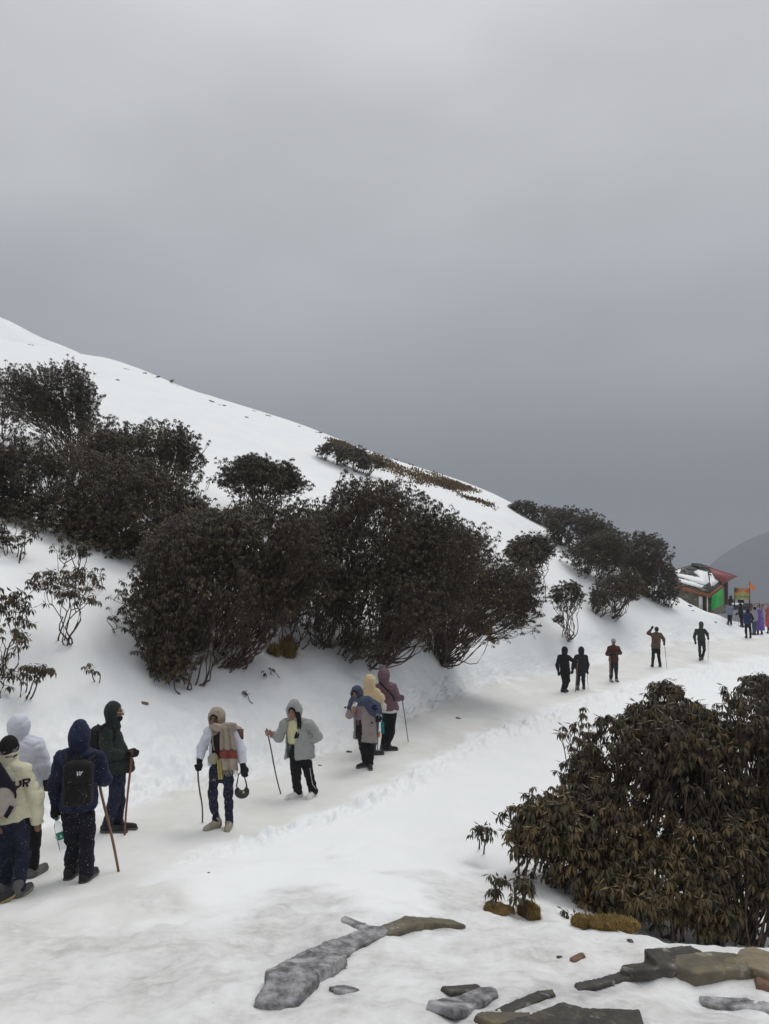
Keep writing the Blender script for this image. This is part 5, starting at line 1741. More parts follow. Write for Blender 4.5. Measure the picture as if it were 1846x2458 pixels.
# people by the hut
BLUEPK = cloth('blue_pack', (.015, .035, .10), .8, .25)
GREYL = cloth('grey_blue_jacket', (.20, .22, .30), .85, .15)
w_b = walker('person in dark navy jacket with a big blue backpack walking to the hut', C5,
       dict(head=(858, 405), neck=(855, 470), shL=(745, 540), shR=(965, 540), elL=(690, 660), elR=(1050, 690), wrL=(735, 790, .1), wrR=(1020, 780, .1), hipL=(790, 930), hipR=(930, 930), knL=(795, 1150), knR=(960, 1150), ftL=(800, 1432), ftR=(955, 1462)),
       5, cloth('dark_navy_far', (.012, .016, .035), .85, .25), BLACKP, 940, vox=.024)
_c = cpt(C5, 830, 720, w_b.Y0 - .27)
_bk, _ = backpack('big blue backpack with red side pockets', w_b, _c, _Rb, (.19, .11, .30), BLUEPK)
for _x in (740, 925):
    _p = cpt(C5, _x, 700, w_b.Y0 - .30)
    surf_obj('side_pocket', lambda q: ellip(q, _p, np.array((.06, .08, .07))), _p - .1, _p + .1, .02, cloth('red_pocket', (.20, .02, .03), .8, .2), parent=_bk)
walker('person in black standing sideways with two poles on the hut steps', C5,
       dict(head=(570, 205), neck=(580, 260), shL=(575, 320, -.16), shR=(600, 320, .16), elL=(590, 440, -.2), elR=(610, 440, .2), wrL=(470, 520, -.12), wrR=(430, 530, .1), hipL=(600, 600, -.07), hipR=(615, 600, .07), knL=(610, 780, -.08), knR=(635, 780, .08), ftL=(600, 1015), ftR=(650, 1030)),
       -90, BLACKP, BLACKP, 590, stick_=('R', (425, 535, .1), (372, 900)), sname='first thin pole of the person in black by the hut', sseed=26, vox=.024)
_yb = cgr(C5, 620, 1022)[1]
stick('second thin pole of the person in black by the hut', cpt(C5, 488, 520, _yb - .15), cpt(C5, 522, 985, _yb - .15), .010, .008, STEEL, name='trekking_pole', cat='pole', seed=27, bend=.002)
walker('person in grey blue jacket raising both hands to take a photo beside the hut', C5,
       dict(head=(205, 175), neck=(195, 235), shL=(125, 285), shR=(235, 285), elL=(90, 340, .1), elR=(280, 300, .1), wrL=(170, 225, .3), wrR=(240, 200, .3), hipL=(160, 590), hipR=(225, 590), knL=(150, 740), knR=(220, 740), ftL=(110, 930), ftR=(230, 930)),
       10, GREYL, BLACKP, 560, head='beanie', hm=BLACKP, vox=.024)
w_g = walker('person in grey jacket and jeans with dark straps between blue backpack and purple poncho', C5,
       dict(head=(1115, 335), neck=(1115, 390), shL=(1045, 450), shR=(1180, 450), elL=(1010, 600), elR=(1220, 600), wrL=(1020, 740), wrR=(1210, 740), hipL=(1060, 820), hipR=(1160, 820), knL=(1070, 1040), knR=(1150, 1040), ftL=(1060, 1318), ftR=(1120, 1312)),
       5, cloth('light_grey_far', (.30, .29, .31), .85, .15), cloth('far_jeans', (.06, .075, .11), .9, .2), 800, head='beanie', hm=BLACKP, vox=.024)
def poncho(H, mat, hem, r0, r1, hood=True):
    p = H.p
    zh = H.zpx(hem)
    top = p['head'] + V3(0, 0, .02)
    bot = np.array((p['pel'][0], p['pel'][1], zh))
    def fn(q):
        d = rcone(q, top, top - V3(0, 0, .06), .145, .15)
        d = smin(d, flatcone(q, p['chest'] + V3(0, 0, .06), p['pel'], r0, (r0 + r1) / 2, H.fwd, .85), .12)
        d = smin(d, flatcone(q, p['pel'], bot, (r0 + r1) / 2, r1, H.fwd, .85), .08)
        d = smin(d, ellip(q, p['chest'] - H.fwd * .17 - V3(0, 0, .14), np.array((.17, .13, .26))), .1)
        d = smax(d, zh - q[:, 2] + .03 * noise3(q * 6, 3), .02)
        a = np.arctan2(q[:, 1] - p['pel'][1], q[:, 0] - p['pel'][0])
        f = np.clip((p['chest'][2] - q[:, 2]) / .6, 0, 1)
        return d + .022 * f * np.sin(a * 9 + 2 * noise3(q * 2, 4)) + .015 * crease(q, (4, 4, 4), 51)
    lo, hi = np.minimum(p['head'], bot) - .55, np.maximum(p['head'], bot) + .55
    return H.part('poncho', fn, lo, hi, mat)
def pvc(name, col):
    m = NT(name, rough=.35, spec=.5)
    m.color(m.mix(m.rng(m.noise(5, 3), .3, .7), tuple(c * .8 for c in col), col))
    return m.m
pu = Figure('person in a purple rain poncho over a backpack', C5, dict(head=(1290, 420), neck=(1290, 490), shL=(1190, 560), shR=(1395, 560), elL=(1140, 700), elR=(1450, 700), wrL=(1170, 830), wrR=(1430, 830), hipL=(1235, 860), hipR=(1365, 860), knL=(1240, 1080), knR=(1370, 1080), ftL=(1240, 1312), ftR=(1385, 1306)),
           5, group=GP, vox=.026, gloved='LR', skin=SKIN2)
poncho(pu, pvc('purple_pvc', (.14, .07, .38)), 1140, .22, .29); pu.trousers(CHARJ, .09, .075, .07); pu.shoes(DKSHOE); pu.gloves(BLACKG)
rd = Figure('person in a red rain poncho at the right edge', C5, dict(head=(1690, 285), neck=(1690, 360), shL=(1590, 430), shR=(1790, 430), elL=(1540, 600), elR=(1840, 600), wrL=(1560, 760), wrR=(1820, 760), hipL=(1640, 790), hipR=(1750, 790), knL=(1635, 1000), knR=(1750, 1000), ftL=(1610, 1270), ftR=(1750, 1265)),
           5, group=GP, vox=.026, gloved='LR', skin=SKIN2)
poncho(rd, pvc('red_pvc', (.52, .05, .07)), 1000, .22, .29); rd.trousers(BLACKP, .09, .075, .07); rd.shoes(DKSHOE); rd.gloves(BLACKG); rd.beanie(BLACKP)
stick('thin pole beside the red poncho', cpt(C5, 1500, 860, rd.Y0), cpt(C5, 1512, 1290, rd.Y0), .010, .008, STEEL, name='trekking_pole', cat='pole', seed=28, bend=.002)

# ------------------------------------------------------------------ the hut, sign, flag, trestles
C6 = crop(1580, 1320, 6.244)
def stone_mat(name, a, b, scale=3.2, mort=(.06, .055, .05)):
    m = NT(name, rough=.9, spec=.15)
    v = m.n('ShaderNodeTexVoronoi', feature='DISTANCE_TO_EDGE')
    v.inputs['Scale'].default_value = scale
    mp = m.n('ShaderNodeMapping'); mp.inputs['Scale'].default_value = (1, 1, 2.4)
    m.link(m.coord(), mp.inputs[0]); m.link(mp.outputs[0], v.inputs['Vector'])
    v2 = m.n('ShaderNodeTexVoronoi'); v2.inputs['Scale'].default_value = scale
    m.link(mp.outputs[0], v2.inputs['Vector'])
    c = m.mix(m.rng(v2.outputs['Color'], .1, .9), a, b)
    c = m.mix(m.rng(m.noise(6, 4), .3, .7, 0, .5), c, (.20, .17, .11))
    c = m.mix(m.rng(v.outputs['Distance'], 0, .06), mort, c)
    m.color(c); m.bump(v.outputs['Distance'], .8, .05)
    return m.m
WALLST = stone_mat('hut_stone', (.12, .11, .095), (.30, .27, .21))
SLATE = plain('slate', (.10, .095, .088), .85, .2, bumpy=.5, var=.4, scale=4)
FASC = plain('rusty_board', (.22, .085, .03), .8, .2, bumpy=.3, var=.3, scale=5)
REDSH = plain('red_sheet', (.20, .04, .045), .65, .4, var=.15, scale=3)
GREENSH = plain('green_sheet', (.0, .36, .045), .6, .3, var=.12, scale=4)
WHITEP = plain('white_paint', (.62, .62, .58), .7, .3, var=.1)
DARKW = plain('dark_timber', (.05, .035, .028), .8, .2, bumpy=.3, var=.3)
RSNOW = SNOW
def slab(name, corners, thick, mat, parent, smooth=False, nrm=None):
    """solid plate from a polygon of world points, thickened along its normal"""
    c = np.array(corners, float)
    n = unit(np.cross(c[1] - c[0], c[-1] - c[0]) if nrm is None else nrm) * thick
    k = len(c)
    V = np.concatenate((c, c - n))
    top = np.arange(k)[None]
    F_ = [top, (k + np.arange(k))[::-1][None], np.array([(i, k + i, k + (i + 1) % k, (i + 1) % k) for i in range(k)])]
    return under(mesh_obj(name, V, F_, mat, smooth=smooth, attrs={'packed': np.zeros(2 * k), 'slush': np.zeros(2 * k), 'dry': np.zeros(2 * k)}), parent)
def h6(x, y, Y): return cpt(C6, x, y, Y)
hut = empty('stone_hut', 'small stone hut with snowy slate roof, red sheet and green shutter beside the trail', 'hut', None, h6(740, 960, 52.6))
_zb = h6(740, 1000, 52.6)[2]
def wall(name, xa, ya, Ya, xb, yb, Yb, mat, thick=.35, zb=_zb):
    a, b = h6(xa, ya, Ya), h6(xb, yb, Yb)
    return slab(name, [np.array((a[0], a[1], zb)), np.array((b[0], b[1], zb)), b, a], thick, mat, hut)
wall('wall', 280, 560, 55.6, 742, 700, 52.6, WALLST)
_w2 = wall('wall', 780, 705, 52.6, 1000, 540, 56.4, WALLST)
wall('wall', 1000, 540, 56.4, 300, 420, 59.5, WALLST)
# roof: front slope, right hip and the red sheet
L_, F0, R_, T1, T2, T3 = h6(255, 530, 55.6), h6(775, 672, 51.9), h6(975, 520, 56.2), h6(190, 312, 58.4), h6(540, 205, 57.4), h6(752, 262, 57.2)
def on_plane(x, y, a, b, c):
    d = h6(x, y, 1.0)
    n = np.cross(b - a, c - a)
    return d * ((a @ n) / (d @ n))
T1, T2 = on_plane(190, 312, L_, F0, T3), on_plane(540, 205, L_, F0, T3)
roof = slab('roof', [L_, F0, T3, T2, T1], .10, SLATE, hut)
def quadpt(u, v):
    a = L_ * (1 - u) + F0 * u
    t = T1 * (1 - u) + T3 * u
    return a * (1 - v) + t * v
_nr = unit(np.cross(F0 - L_, T1 - L_))
_rng = np.random.default_rng(8)
slab('roof', [F0, R_, T3], .10, SLATE, hut)
for i in range(58):
    u, v = _rng.uniform(.02, .97), _rng.uniform(.02, 1.0)
    if v > .55: u = _rng.uniform(.3, .98)
    c = quadpt(u, v)
    du, dv = unit(F0 - L_), unit(T1 - L_)
    su, sv = _rng.uniform(.18, .55), _rng.uniform(.12, .3)
    tilt = _nr * _rng.uniform(.0, .05)
    slab('slate', [c - du * su - dv * sv + _nr * .05, c + du * su - dv * sv * .8 + _nr * .05 + tilt, c + du * su * .9 + dv * sv + _nr * .06, c - du * su * .8 + dv * sv + _nr * .05 + tilt], .05, SLATE, hut)
for i in range(14):                       # heavier stones along the ridge
    t = _rng.uniform(0, 1)
    c = T2 * (1 - t) + T3 * t + V3(_rng.normal(0, .12), _rng.normal(-.2, .15), -.12 + _rng.uniform(0, .1))
    s_ = _rng.uniform(.2, .45)
    slab('ridge_stone', [c + V3(-s_, -.15, .06), c + V3(s_, -.15, .02), c + V3(s_ * .9, .2, .08), c + V3(-s_ * .9, .2, .1)], .09, SLATE, hut)
def roof_snow(poly, pl, up):
    rr = np.random.default_rng(len(poly))
    pts = []
    for (xa, ya), (xb, yb) in zip(poly, poly[1:] + poly[:1]):
        n = max(2, int(math.hypot(xb - xa, yb - ya) / 22))
        for t in np.linspace(0, 1, n, endpoint=False):
            pts.append(on_plane(xa + (xb - xa) * t + rr.normal(0, 4), ya + (yb - ya) * t + rr.normal(0, 3), *pl) + up * .105)
    slab('snow_cover', pts, .05, RSNOW, hut, nrm=up)
_n2 = unit(np.cross(R_ - F0, T3 - F0))
roof_snow([(222, 335), (350, 300), (318, 368), (420, 395), (640, 432), (530, 345), (610, 318), (745, 352), (766, 500), (700, 545), (300, 415), (262, 385)], (L_, F0, T3), _nr)
roof_snow([(305, 440), (500, 490), (690, 560), (650, 585), (480, 545), (330, 490)], (L_, F0, T3), _nr)
roof_snow([(752, 356), (790, 362), (800, 392), (865, 405), (925, 418), (950, 452), (900, 470), (880, 500), (820, 545), (778, 560), (770, 500)], (F0, R_, T3), _n2)
slab('red_roof_sheet', [h6(860, 410, 55.4), h6(985, 512, 55.9), h6(1185, 392, 58.2), h6(752, 258, 57.0)], .04, REDSH, hut)
slab('red_fascia', [h6(760, 272, 56.9), h6(1178, 410, 58.1), h6(1186, 390, 58.1), h6(752, 252, 56.9)], .08, plain('red_edge', (.30, .06, .075), .6, .3), hut)
slab('fascia_board', [h6(262, 575, 55.4), h6(775, 715, 51.7), h6(775, 668, 51.7), h6(255, 528, 55.4)], .08, FASC, hut)
slab('fascia_board', [h6(778, 715, 51.7), h6(972, 560, 56.0), h6(972, 515, 56.0), h6(778, 668, 51.7)], .08, FASC, hut)
_sh = slab('shutter', [h6(805, 905, 52.4), h6(968, 828, 55.4), h6(968, 578, 55.6), h6(808, 690, 52.4)], .06, GREENSH, hut)
slab('doorway', [h6(660, 940, 52.9), h6(738, 960, 52.4), h6(738, 706, 52.4), h6(660, 684, 52.9)], .05, DARKW, hut)
slab('door_jamb', [h6(608, 900, 53.0), h6(658, 920, 52.7), h6(658, 700, 52.7), h6(608, 695, 53.0)], .08, WHITEP, hut)
tube_obj('post', [h6(738, 690, 52.25), h6(738, 990, 52.25)], .045, WHITEP, parent=hut, sides=8)
slab('side_pillar', [h6(985, 960, 56.2), h6(1050, 940, 57.2), h6(1050, 490, 57.2), h6(985, 515, 56.2)], .4, WALLST, hut)
slab('timber_post', [h6(1010, 820, 56.2), h6(1048, 815, 56.3), h6(1048, 480, 56.3), h6(1010, 490, 56.2)], .1, DARKW, hut)

sign = empty('sign_board', 'orange and yellow board on two posts beside the hut', 'sign', None, h6(1250, 860, 57.5))
Ys = 57.5
slab('board', [h6(1135, 742, Ys), h6(1370, 755, Ys), h6(1380, 575, Ys), h6(1138, 562, Ys)], .05, plain('board_khaki', (.36, .36, .16), .6, .3, var=.2, scale=2), sign)
def wave(name, top, bot, mat, off):
    xs = np.linspace(1140, 1374, 16)
    up = [h6(x, top(x), Ys - off) for x in xs]
    dn = [h6(x, bot(x), Ys - off) for x in xs[::-1]]
    V = np.array(up + dn)
    q = np.array([(i + 1, i, 31 - i, 30 - i) for i in range(15)])
    under(mesh_obj(name, V, q, mat, smooth=False), sign)
_tp = lambda x: 565 + (x - 1138) * .055
wave('print_yellow', lambda x: _tp(x) + 30, lambda x: 648 + 18 * math.sin((x - 1140) / 234 * 7 + .6) + 6, plain('print_yellow', (.52, .33, .02), .6, .3), .008)
wave('print_orange', lambda x: _tp(x) + 6, lambda x: 634 + 18 * math.sin((x - 1140) / 234 * 7 + .9), plain('print_orange', (.48, .13, .03), .6, .3), .014)
slab('print_emblem', [h6(1142, 640, Ys - .07), h6(1188, 618, Ys - .07), h6(1200, 575, Ys - .07), h6(1142, 570, Ys - .07)], .004, plain('print_teal', (.045, .07, .075), .6, .3), sign)
for _x, _w, _h in ((1222, 5, 22), (1238, 5, 20), (1256, 9, 12), (1276, 9, 12), (1292, 9, 12), (1310, 5, 24)):
    slab('print_stroke', [h6(_x, 612, Ys - .075), h6(_x + _w, 613, Ys - .075), h6(_x + _w, 613 - _h, Ys - .075), h6(_x, 612 - _h, Ys - .075)], .003, PRINTW, sign)
for _x in (1160, 1245, 1282, 1314, 1345):
    slab('print_icon', [h6(_x - 11, 712, Ys - .075), h6(_x + 11, 713, Ys - .075), h6(_x + 9, 697, Ys - .075), h6(_x - 8, 698, Ys - .075)], .003, plain('print_olive', (.08, .10, .04), .6, .3), sign)
for _x in (1145, 1368):
    tube_obj('post', [h6(_x, 560, Ys + .03), h6(_x, 880, Ys + .03)], .04, DARKW, parent=sign, sides=6)
flag = empty('flag', 'orange pennant on a thin pole by the sign board', 'flag', None, h6(1376, 860, 57.3))
tube_obj('pole', [h6(1372, 470, 57.3), h6(1376, 860, 57.3)], .022, DARKW, parent=flag, sides=6)
_fv, _fq = [], []
for i in range(9):
    t = i / 8
    w = .06 * math.sin(t * 5)
    _fv += [h6(1378 + 10 * (1 - t) + t * 78, 470 + t * 140, 57.25 + w), h6(1366 + t * 90, 572 + t * 42, 57.25 + w * 1.2)]
for i in range(8): _fq.append((2 * i, 2 * i + 1, 2 * i + 3, 2 * i + 2))
_v = np.array(_fv); _v2 = _v + V3(0, .012, 0)
under(mesh_obj('pennant', np.concatenate((_v, _v2)), np.array(_fq + [tuple(x + 18 for x in q[::-1]) for q in _fq]), plain('orange_cloth', (.95, .22, .015), .7, .2, var=.12, scale=6)), flag)

def trestle(label, xs, Y):
    x0, x1 = xs
    r = empty('trestle', label, 'railing', 'railings by the hut', h6((x0 + x1) / 2, 940, Y))
    m = plain('rusty_pipe', (.16, .055, .04), .6, .3, var=.3)
    tube_obj('post', [h6(x0, 812, Y), h6(x0, 960, Y)], .045, m, parent=r, sides=6)
    tube_obj('post', [h6(x1, 800, Y), h6(x1, 960, Y)], .06, m, parent=r, sides=6)
    tube_obj('rail', [h6(x0, 814, Y), h6(x1, 803, Y)], .03, m, parent=r, sides=6)
    tube_obj('rail', [h6(x0, 836, Y), h6(x1, 826, Y)], .022, m, parent=r, sides=6)
    tube_obj('brace', [h6(x1 - 6, 810, Y), h6(x0 + 40, 930, Y)], .035, m, parent=r, sides=6)
    tube_obj('brace', [h6(x0 + 6, 815, Y), h6(x0 + 60, 920, Y)], .025, m, parent=r, sides=6)
trestle('rusty pipe railing between the sign board and the purple poncho', (1392, 1522), 59)
trestle('rusty pipe railing behind the red poncho', (1556, 1690), 58.5)

# low wall behind the hut with two people sitting on it
def low_wall():
    r = empty('low_wall', 'low dark stone wall with snow behind the people at the hut', 'wall', None, h6(1200, 880, 59))
    g = np.random.default_rng(5)
    x = 1055
    while x < 1400:
        w = g.uniform(26, 48)
        for row in range(3):
            y0 = 800 + row * 34 + g.uniform(-5, 5)
            Yq = 59.5 - row * .15
            slab('stone', [h6(x, y0 + 34, Yq), h6(x + w - 3, y0 + 34, Yq + g.uniform(-.1, .1)), h6(x + w - 4, y0 + g.uniform(0, 4), Yq), h6(x, y0 + g.uniform(0, 4), Yq)], .5, SLATE, r)
        x += w
    slab('snow_cap', [h6(1060, 806, 59.0), h6(1270, 806, 59.0), h6(1262, 795, 59.8), h6(1064, 793, 59.8)], .1, SNOW, r)
low_wall()
for _lab, _x, _m in (('dark clad person sitting on the low wall beside the hut', 1085, CHARJ), ('person in dark coat sitting on the low wall under the sign board', 1240, BLACKP)):
    C7 = (C6[0], C6[1], C6[2])
    _J = dict(head=(_x, 712), neck=(_x, 735), shL=(_x - 28, 750), shR=(_x + 28, 750), elL=(_x - 36, 775), elR=(_x + 36, 775), wrL=(_x - 18, 792, .15), wrR=(_x + 18, 792, .15),
              hipL=(_x - 14, 800), hipR=(_x + 14, 800), knL=(_x - 16, 806, .42), knR=(_x + 16, 806, .42), ftL=(_x - 16, 846), ftR=(_x + 16, 846))
    class Seated(Figure):
        pass
    _oh = hit
    hit = lambda a, b, *c, **d: P(a, b, 59.9)
    try:
        sp = Figure(_lab, C7, _J, 0, group='people sitting by the hut', vox=.028, skin=SKIN2, gloved='LR')
    finally:
        hit = _oh
    sp.jacket(_m, 802, rc=.18, rh=.18)
    sp.hood(_m, open_=None)
    sp.trousers(BLACKP); sp.shoes(DKSHOE); sp.gloves(BLACKG)

# ------------------------------------------------------------------ rocks
def rock_mat(name, a, b, ice, lichen=(.20, .17, .07), li=.3):
    m = NT(name, rough=.75, spec=.3)
    n, n2 = m.noise(3, 6, .65), m.noise(11, 5, .6)
    c = m.mix(m.rng(n, .3, .7), a, b)
    c = m.mix(m.rng(n2, .5, .7, 0, li), c, lichen)
    if ice:
        c = m.mix(m.rng(m.noise(7, 6, .7), .60 - ice * .35, .78 - ice * .25, 0, .85), c, (.50, .50, .52))
    m.color(c); m.bump(m.noise(18, 6, .7), .7, .03)
    return m.m
RK_ICE = rock_mat('icy_rock', (.055, .055, .058), (.20, .20, .21), .55)
RK_DARK = rock_mat('dark_rock', (.035, .033, .030), (.10, .095, .085), .12)
RK_OLIVE = rock_mat('olive_rock', (.085, .078, .06), (.19, .17, .12), .05, li=.7)
RK_TAN = rock_mat('tan_rock', (.17, .14, .095), (.32, .27, .19), .0, li=.5)
RK_BROWN = rock_mat('brown_rock', (.12, .07, .045), (.24, .15, .10), .0)
GRK = 'rocks breaking through the snow in the foreground'
def rock(label, nodes, mat, flat=.55, seed=1, sink=.45, rough=.16, vox=.012, group=GRK, chip=1.0):
    """broken slabs: tilted boxes with chipped corners, one continuous stone, set into the snow"""
    rng = np.random.default_rng(seed)
    pts, rad = [], []
    for (x, y, r) in nodes:
        g = hit(x, y + r * .75)
        k = g[1] / F
        pts.append(g + V3(0, r * k * .7, r * k * (.30 - .55 * sink))); rad.append(r * k)
    if len(pts) == 1:
        pts.append(pts[0] + V3(rad[0] * .8, 0, 0)); rad.append(rad[0] * .8)
    pts = np.array(pts); rad = np.array(rad)
    m_ = rad.mean()
    boxes = []
    for a, b, ra, rb in zip(pts[:-1], pts[1:], rad[:-1], rad[1:]):
        ax = unit(b - a + rng.normal(0, .06, 3) * np.linalg.norm(b - a))
        sd = unit(np.cross(V3(0, 0, 1), ax))
        up = np.cross(ax, sd)
        t = rng.normal(0, .08)
        sd, up = sd * math.cos(t) + up * math.sin(t), up * math.cos(t) - sd * math.sin(t)
        r = .5 * (ra + rb)
        h = np.array((np.linalg.norm(b - a) / 2 + r * 1.0, r * rng.uniform(1.15, 1.5), r * flat * rng.uniform(1.0, 1.25)))
        cuts = []
        for _ in range(6):
            n = unit(np.array((rng.choice((-1, 1)) * rng.uniform(.3, 1), rng.choice((-1, 1)) * rng.uniform(.3, 1), rng.uniform(-.2, .8))))
            cuts.append((n, (np.abs(n) * h).sum() * rng.uniform(.72, .92)))
        boxes.append(((a + b) / 2, np.stack((ax, sd, up), 1), h, cuts))
    vox = max(vox * pts[0][1] / 6, .007)
    def fn(q):
        d = None
        for c, R, h, cuts in boxes:
            e = rbox(q, c, h, R, h.min() * .18)
            l = (q - c) @ R
            for n, o in cuts:
                e = smax(e, l @ n - o, h.min() * .12)
            d = e if d is None else smin(d, e, m_ * .35)
        n1 = noise3(q / m_ * .7 + seed, seed)
        lay = q[:, 2] / m_ * 2.1 + q[:, 0] / m_ * .25 + n1 * .8
        return d + rough * m_ * (n1 * .7 + .35 * noise3(q / m_ * 2.4 + seed, seed + 5)) + chip * .07 * m_ * np.abs(lay - np.round(lay)) + chip * .07 * m_ * noise3(q / m_ * 4.2, seed + 8) + chip * .05 * m_ * crease(q, (2.2 / m_, 2.2 / m_, 3.5 / m_), seed + 3, .06) + .04 * m_ * noise3(q / m_ * 9, seed + 9)
    ext = rad.max() * 2.4 + .05
    v, q = largest_piece(*surf(fn, pts.min(0) - ext, pts.max(0) + ext, vox))
    c = pts.mean(0)
    o = mesh_obj('rock', v - c, q, mat, smooth=True)
    o.location = Vector(c)
    return tag(o, label, 'rock', group)
def slabrock(label, nodes, mat, flat, seed, sink=.6, wide=1.25):
    return rock(label, [(x, y, r * wide) for x, y, r in nodes], mat, flat, seed, sink=sink, rough=.07, chip=.4)
slabrock('long icy grey slab curving up from its blunt tan tip', [(678, 2385, 34), (702, 2335, 38), (760, 2295, 30), (830, 2260, 22), (905, 2234, 17)], RK_ICE, .30, 3, .5)
slabrock('olive brown end of the long curved slab', [(915, 2232, 14), (990, 2216, 17), (1085, 2210, 18)], RK_OLIVE, .42, 4, .35, 1.1)
slabrock('thin grey stone lying across the snow above the long slab', [(825, 2206, 8), (902, 2228, 10)], RK_ICE, .3, 5)
slabrock('small icy lump alone in the slush', [(812, 2374, 12), (842, 2366, 12)], RK_ICE, .3, 6, .75)
slabrock('tan tip stone of the long curved slab', [(668, 2398, 15), (694, 2396, 12)], RK_BROWN, .5, 7, .4)
slabrock('dark thin ledge stone above the pale icy slab', [(1080, 2382, 12), (1152, 2364, 9)], RK_DARK, .4, 8, .5)
slabrock('pale icy slab under a dark ledge stone', [(1068, 2420, 22), (1110, 2402, 22), (1180, 2380, 12)], RK_ICE, .3, 9, .55)
slabrock('olive stone beside the big dark slab', [(1165, 2452, 20), (1275, 2442, 14)], RK_OLIVE, .42, 10, .4)
slabrock('big dark flat slab cut by the bottom edge', [(1260, 2474, 30), (1380, 2452, 36), (1510, 2458, 30)], RK_DARK, .34, 11, .3)
slabrock('dark streak of stone between olive stone and sloping ledge', [(1190, 2424, 9), (1330, 2382, 11)], RK_DARK, .34, 12, .65)
slabrock('low dark ledge sloping down from the brown boulder', [(1400, 2372, 8), (1460, 2346, 12), (1540, 2336, 9)], RK_DARK, .36, 13, .6)
slabrock('sloping dark shoulder of the brown boulder', [(1510, 2340, 10), (1600, 2312, 22), (1690, 2296, 30)], RK_DARK, .5, 14, .35)
slabrock('brown grey boulder with pale patch at the snow edge', [(1655, 2326, 26), (1765, 2314, 28)], RK_OLIVE, .55, 15, .4)
rock('rounded tan boulder at the right edge', [(1822, 2318, 36), (1852, 2330, 36)], RK_TAN, .85, 16, sink=.3)
rock('dark stone under the rounded tan boulder', [(1838, 2362, 18), (1862, 2370, 18)], RK_BROWN, .7, 17)
slabrock('flat frosted grey stone at the right edge', [(1712, 2404, 16), (1850, 2410, 15)], RK_ICE, .34, 18, .6)
rock('small brown wedge stone in the snow', [(1378, 2303, 6), (1398, 2293, 9)], RK_BROWN, .6, 19)
rock('small dark pebble beside the brown wedge', [(1342, 2296, 6)], RK_DARK, .5, 20)
rock('small dark stone in snow near the mossy hummock', [(1511, 2257, 6)], RK_DARK, .5, 21)
GST = 'stones showing through the snow slope'
for i, (x, y, r, l) in enumerate([(1656, 1452, 4, 'dark stump like stone on the snow bank below the hut'), (1664, 1464, 3, 'dark stone under the stump like one below the hut'), (1718, 1492, 3, 'small dark stone on the bank edge below the hut'),
                                  (346, 1684, 6, 'brown leaf shaped stone above the man in dark green'), (280, 909, 4, 'lone dark stone high on the open slope'), (200, 870, 4, 'flat dark stone on the upper left slope'),
                                  (1325, 1292, 5, 'dark stone below the skyline shrubs'), (768, 1835, 4, 'bluish stone behind the woman in grey'), (500, 2093, 3, 'pebble at the trail rim'),
                                  (838, 1802, 5, 'dark clod beside the woman in the blue shawl'), (1100, 1722, 4, 'dark clod at the trail edge'), (590, 998, 4, 'small stone on the open slope under the skyline')]):
    rock(l, [(x - r * .6, y, r), (x + r * .6, y + r * .3, r * .8)], RK_DARK if i not in (3,) else RK_BROWN, .6, 30 + i, group=GST, sink=.4)
for i, (x, y, r) in enumerate([(345, 894, 5), (372, 903, 5), (400, 914, 5), (428, 926, 4), (505, 962, 5), (525, 970, 5), (610, 986, 4), (640, 996, 4), (70, 826, 4), (715, 1022, 4), (760, 1036, 5), (300, 884, 4)]):
    o = rock('dark stone on the skyline of the snow slope', [(x - r, y - 1, r * .5), (x + r * (1.6 + i % 3), y + 1 + (i % 3), r * .5)], RK_DARK, .6, 60 + i, group='stones along the skyline', sink=.1)

# ------------------------------------------------------------------ dry grass and moss
def grass_mat(name, a, b):
    m = NT(name, rough=.85, spec=.15)
    m.color(m.mix(m.attr('tint'), a, b))
    return m.m
GRASSY = grass_mat('dry_grass', (.075, .048, .016), (.36, .25, .075))
GRASSB = grass_mat('brown_grass', (.060, .036, .018), (.19, .125, .055))
MOUND = plain('mossy_soil', (.12, .080, .03), .95, .1, bumpy=.9, var=.45, scale=9)
def blades(rng, pos, L, lean, w=.006, down=0.0):
    n = len(pos)
    az = rng.uniform(0, 2 * np.pi, n)
    d = np.stack((np.cos(az), np.sin(az), np.zeros(n)), 1)
    l = L * rng.uniform(.5, 1.2, n)
    ln = rng.uniform(.1, lean, n)
    mid = pos + (d * (ln * .45)[:, None] + V3(0, 0, 1) * .6) * l[:, None]
    tip = pos + (d * (ln * 1.2)[:, None] + V3(0, 0, 1) * (.95 - ln - down)[:, None]) * l[:, None]
    side = np.stack((-np.sin(az), np.cos(az), np.zeros(n)), 1) * w
    V = np.stack((pos - side, pos + side, mid + side * .7, mid - side * .7, tip), 1).reshape(-1, 3)
    k = np.arange(n)[:, None] * 5
    return V, [k + [0, 1, 2, 3], k + [3, 2, 4]], np.repeat(rng.random(n), 5)
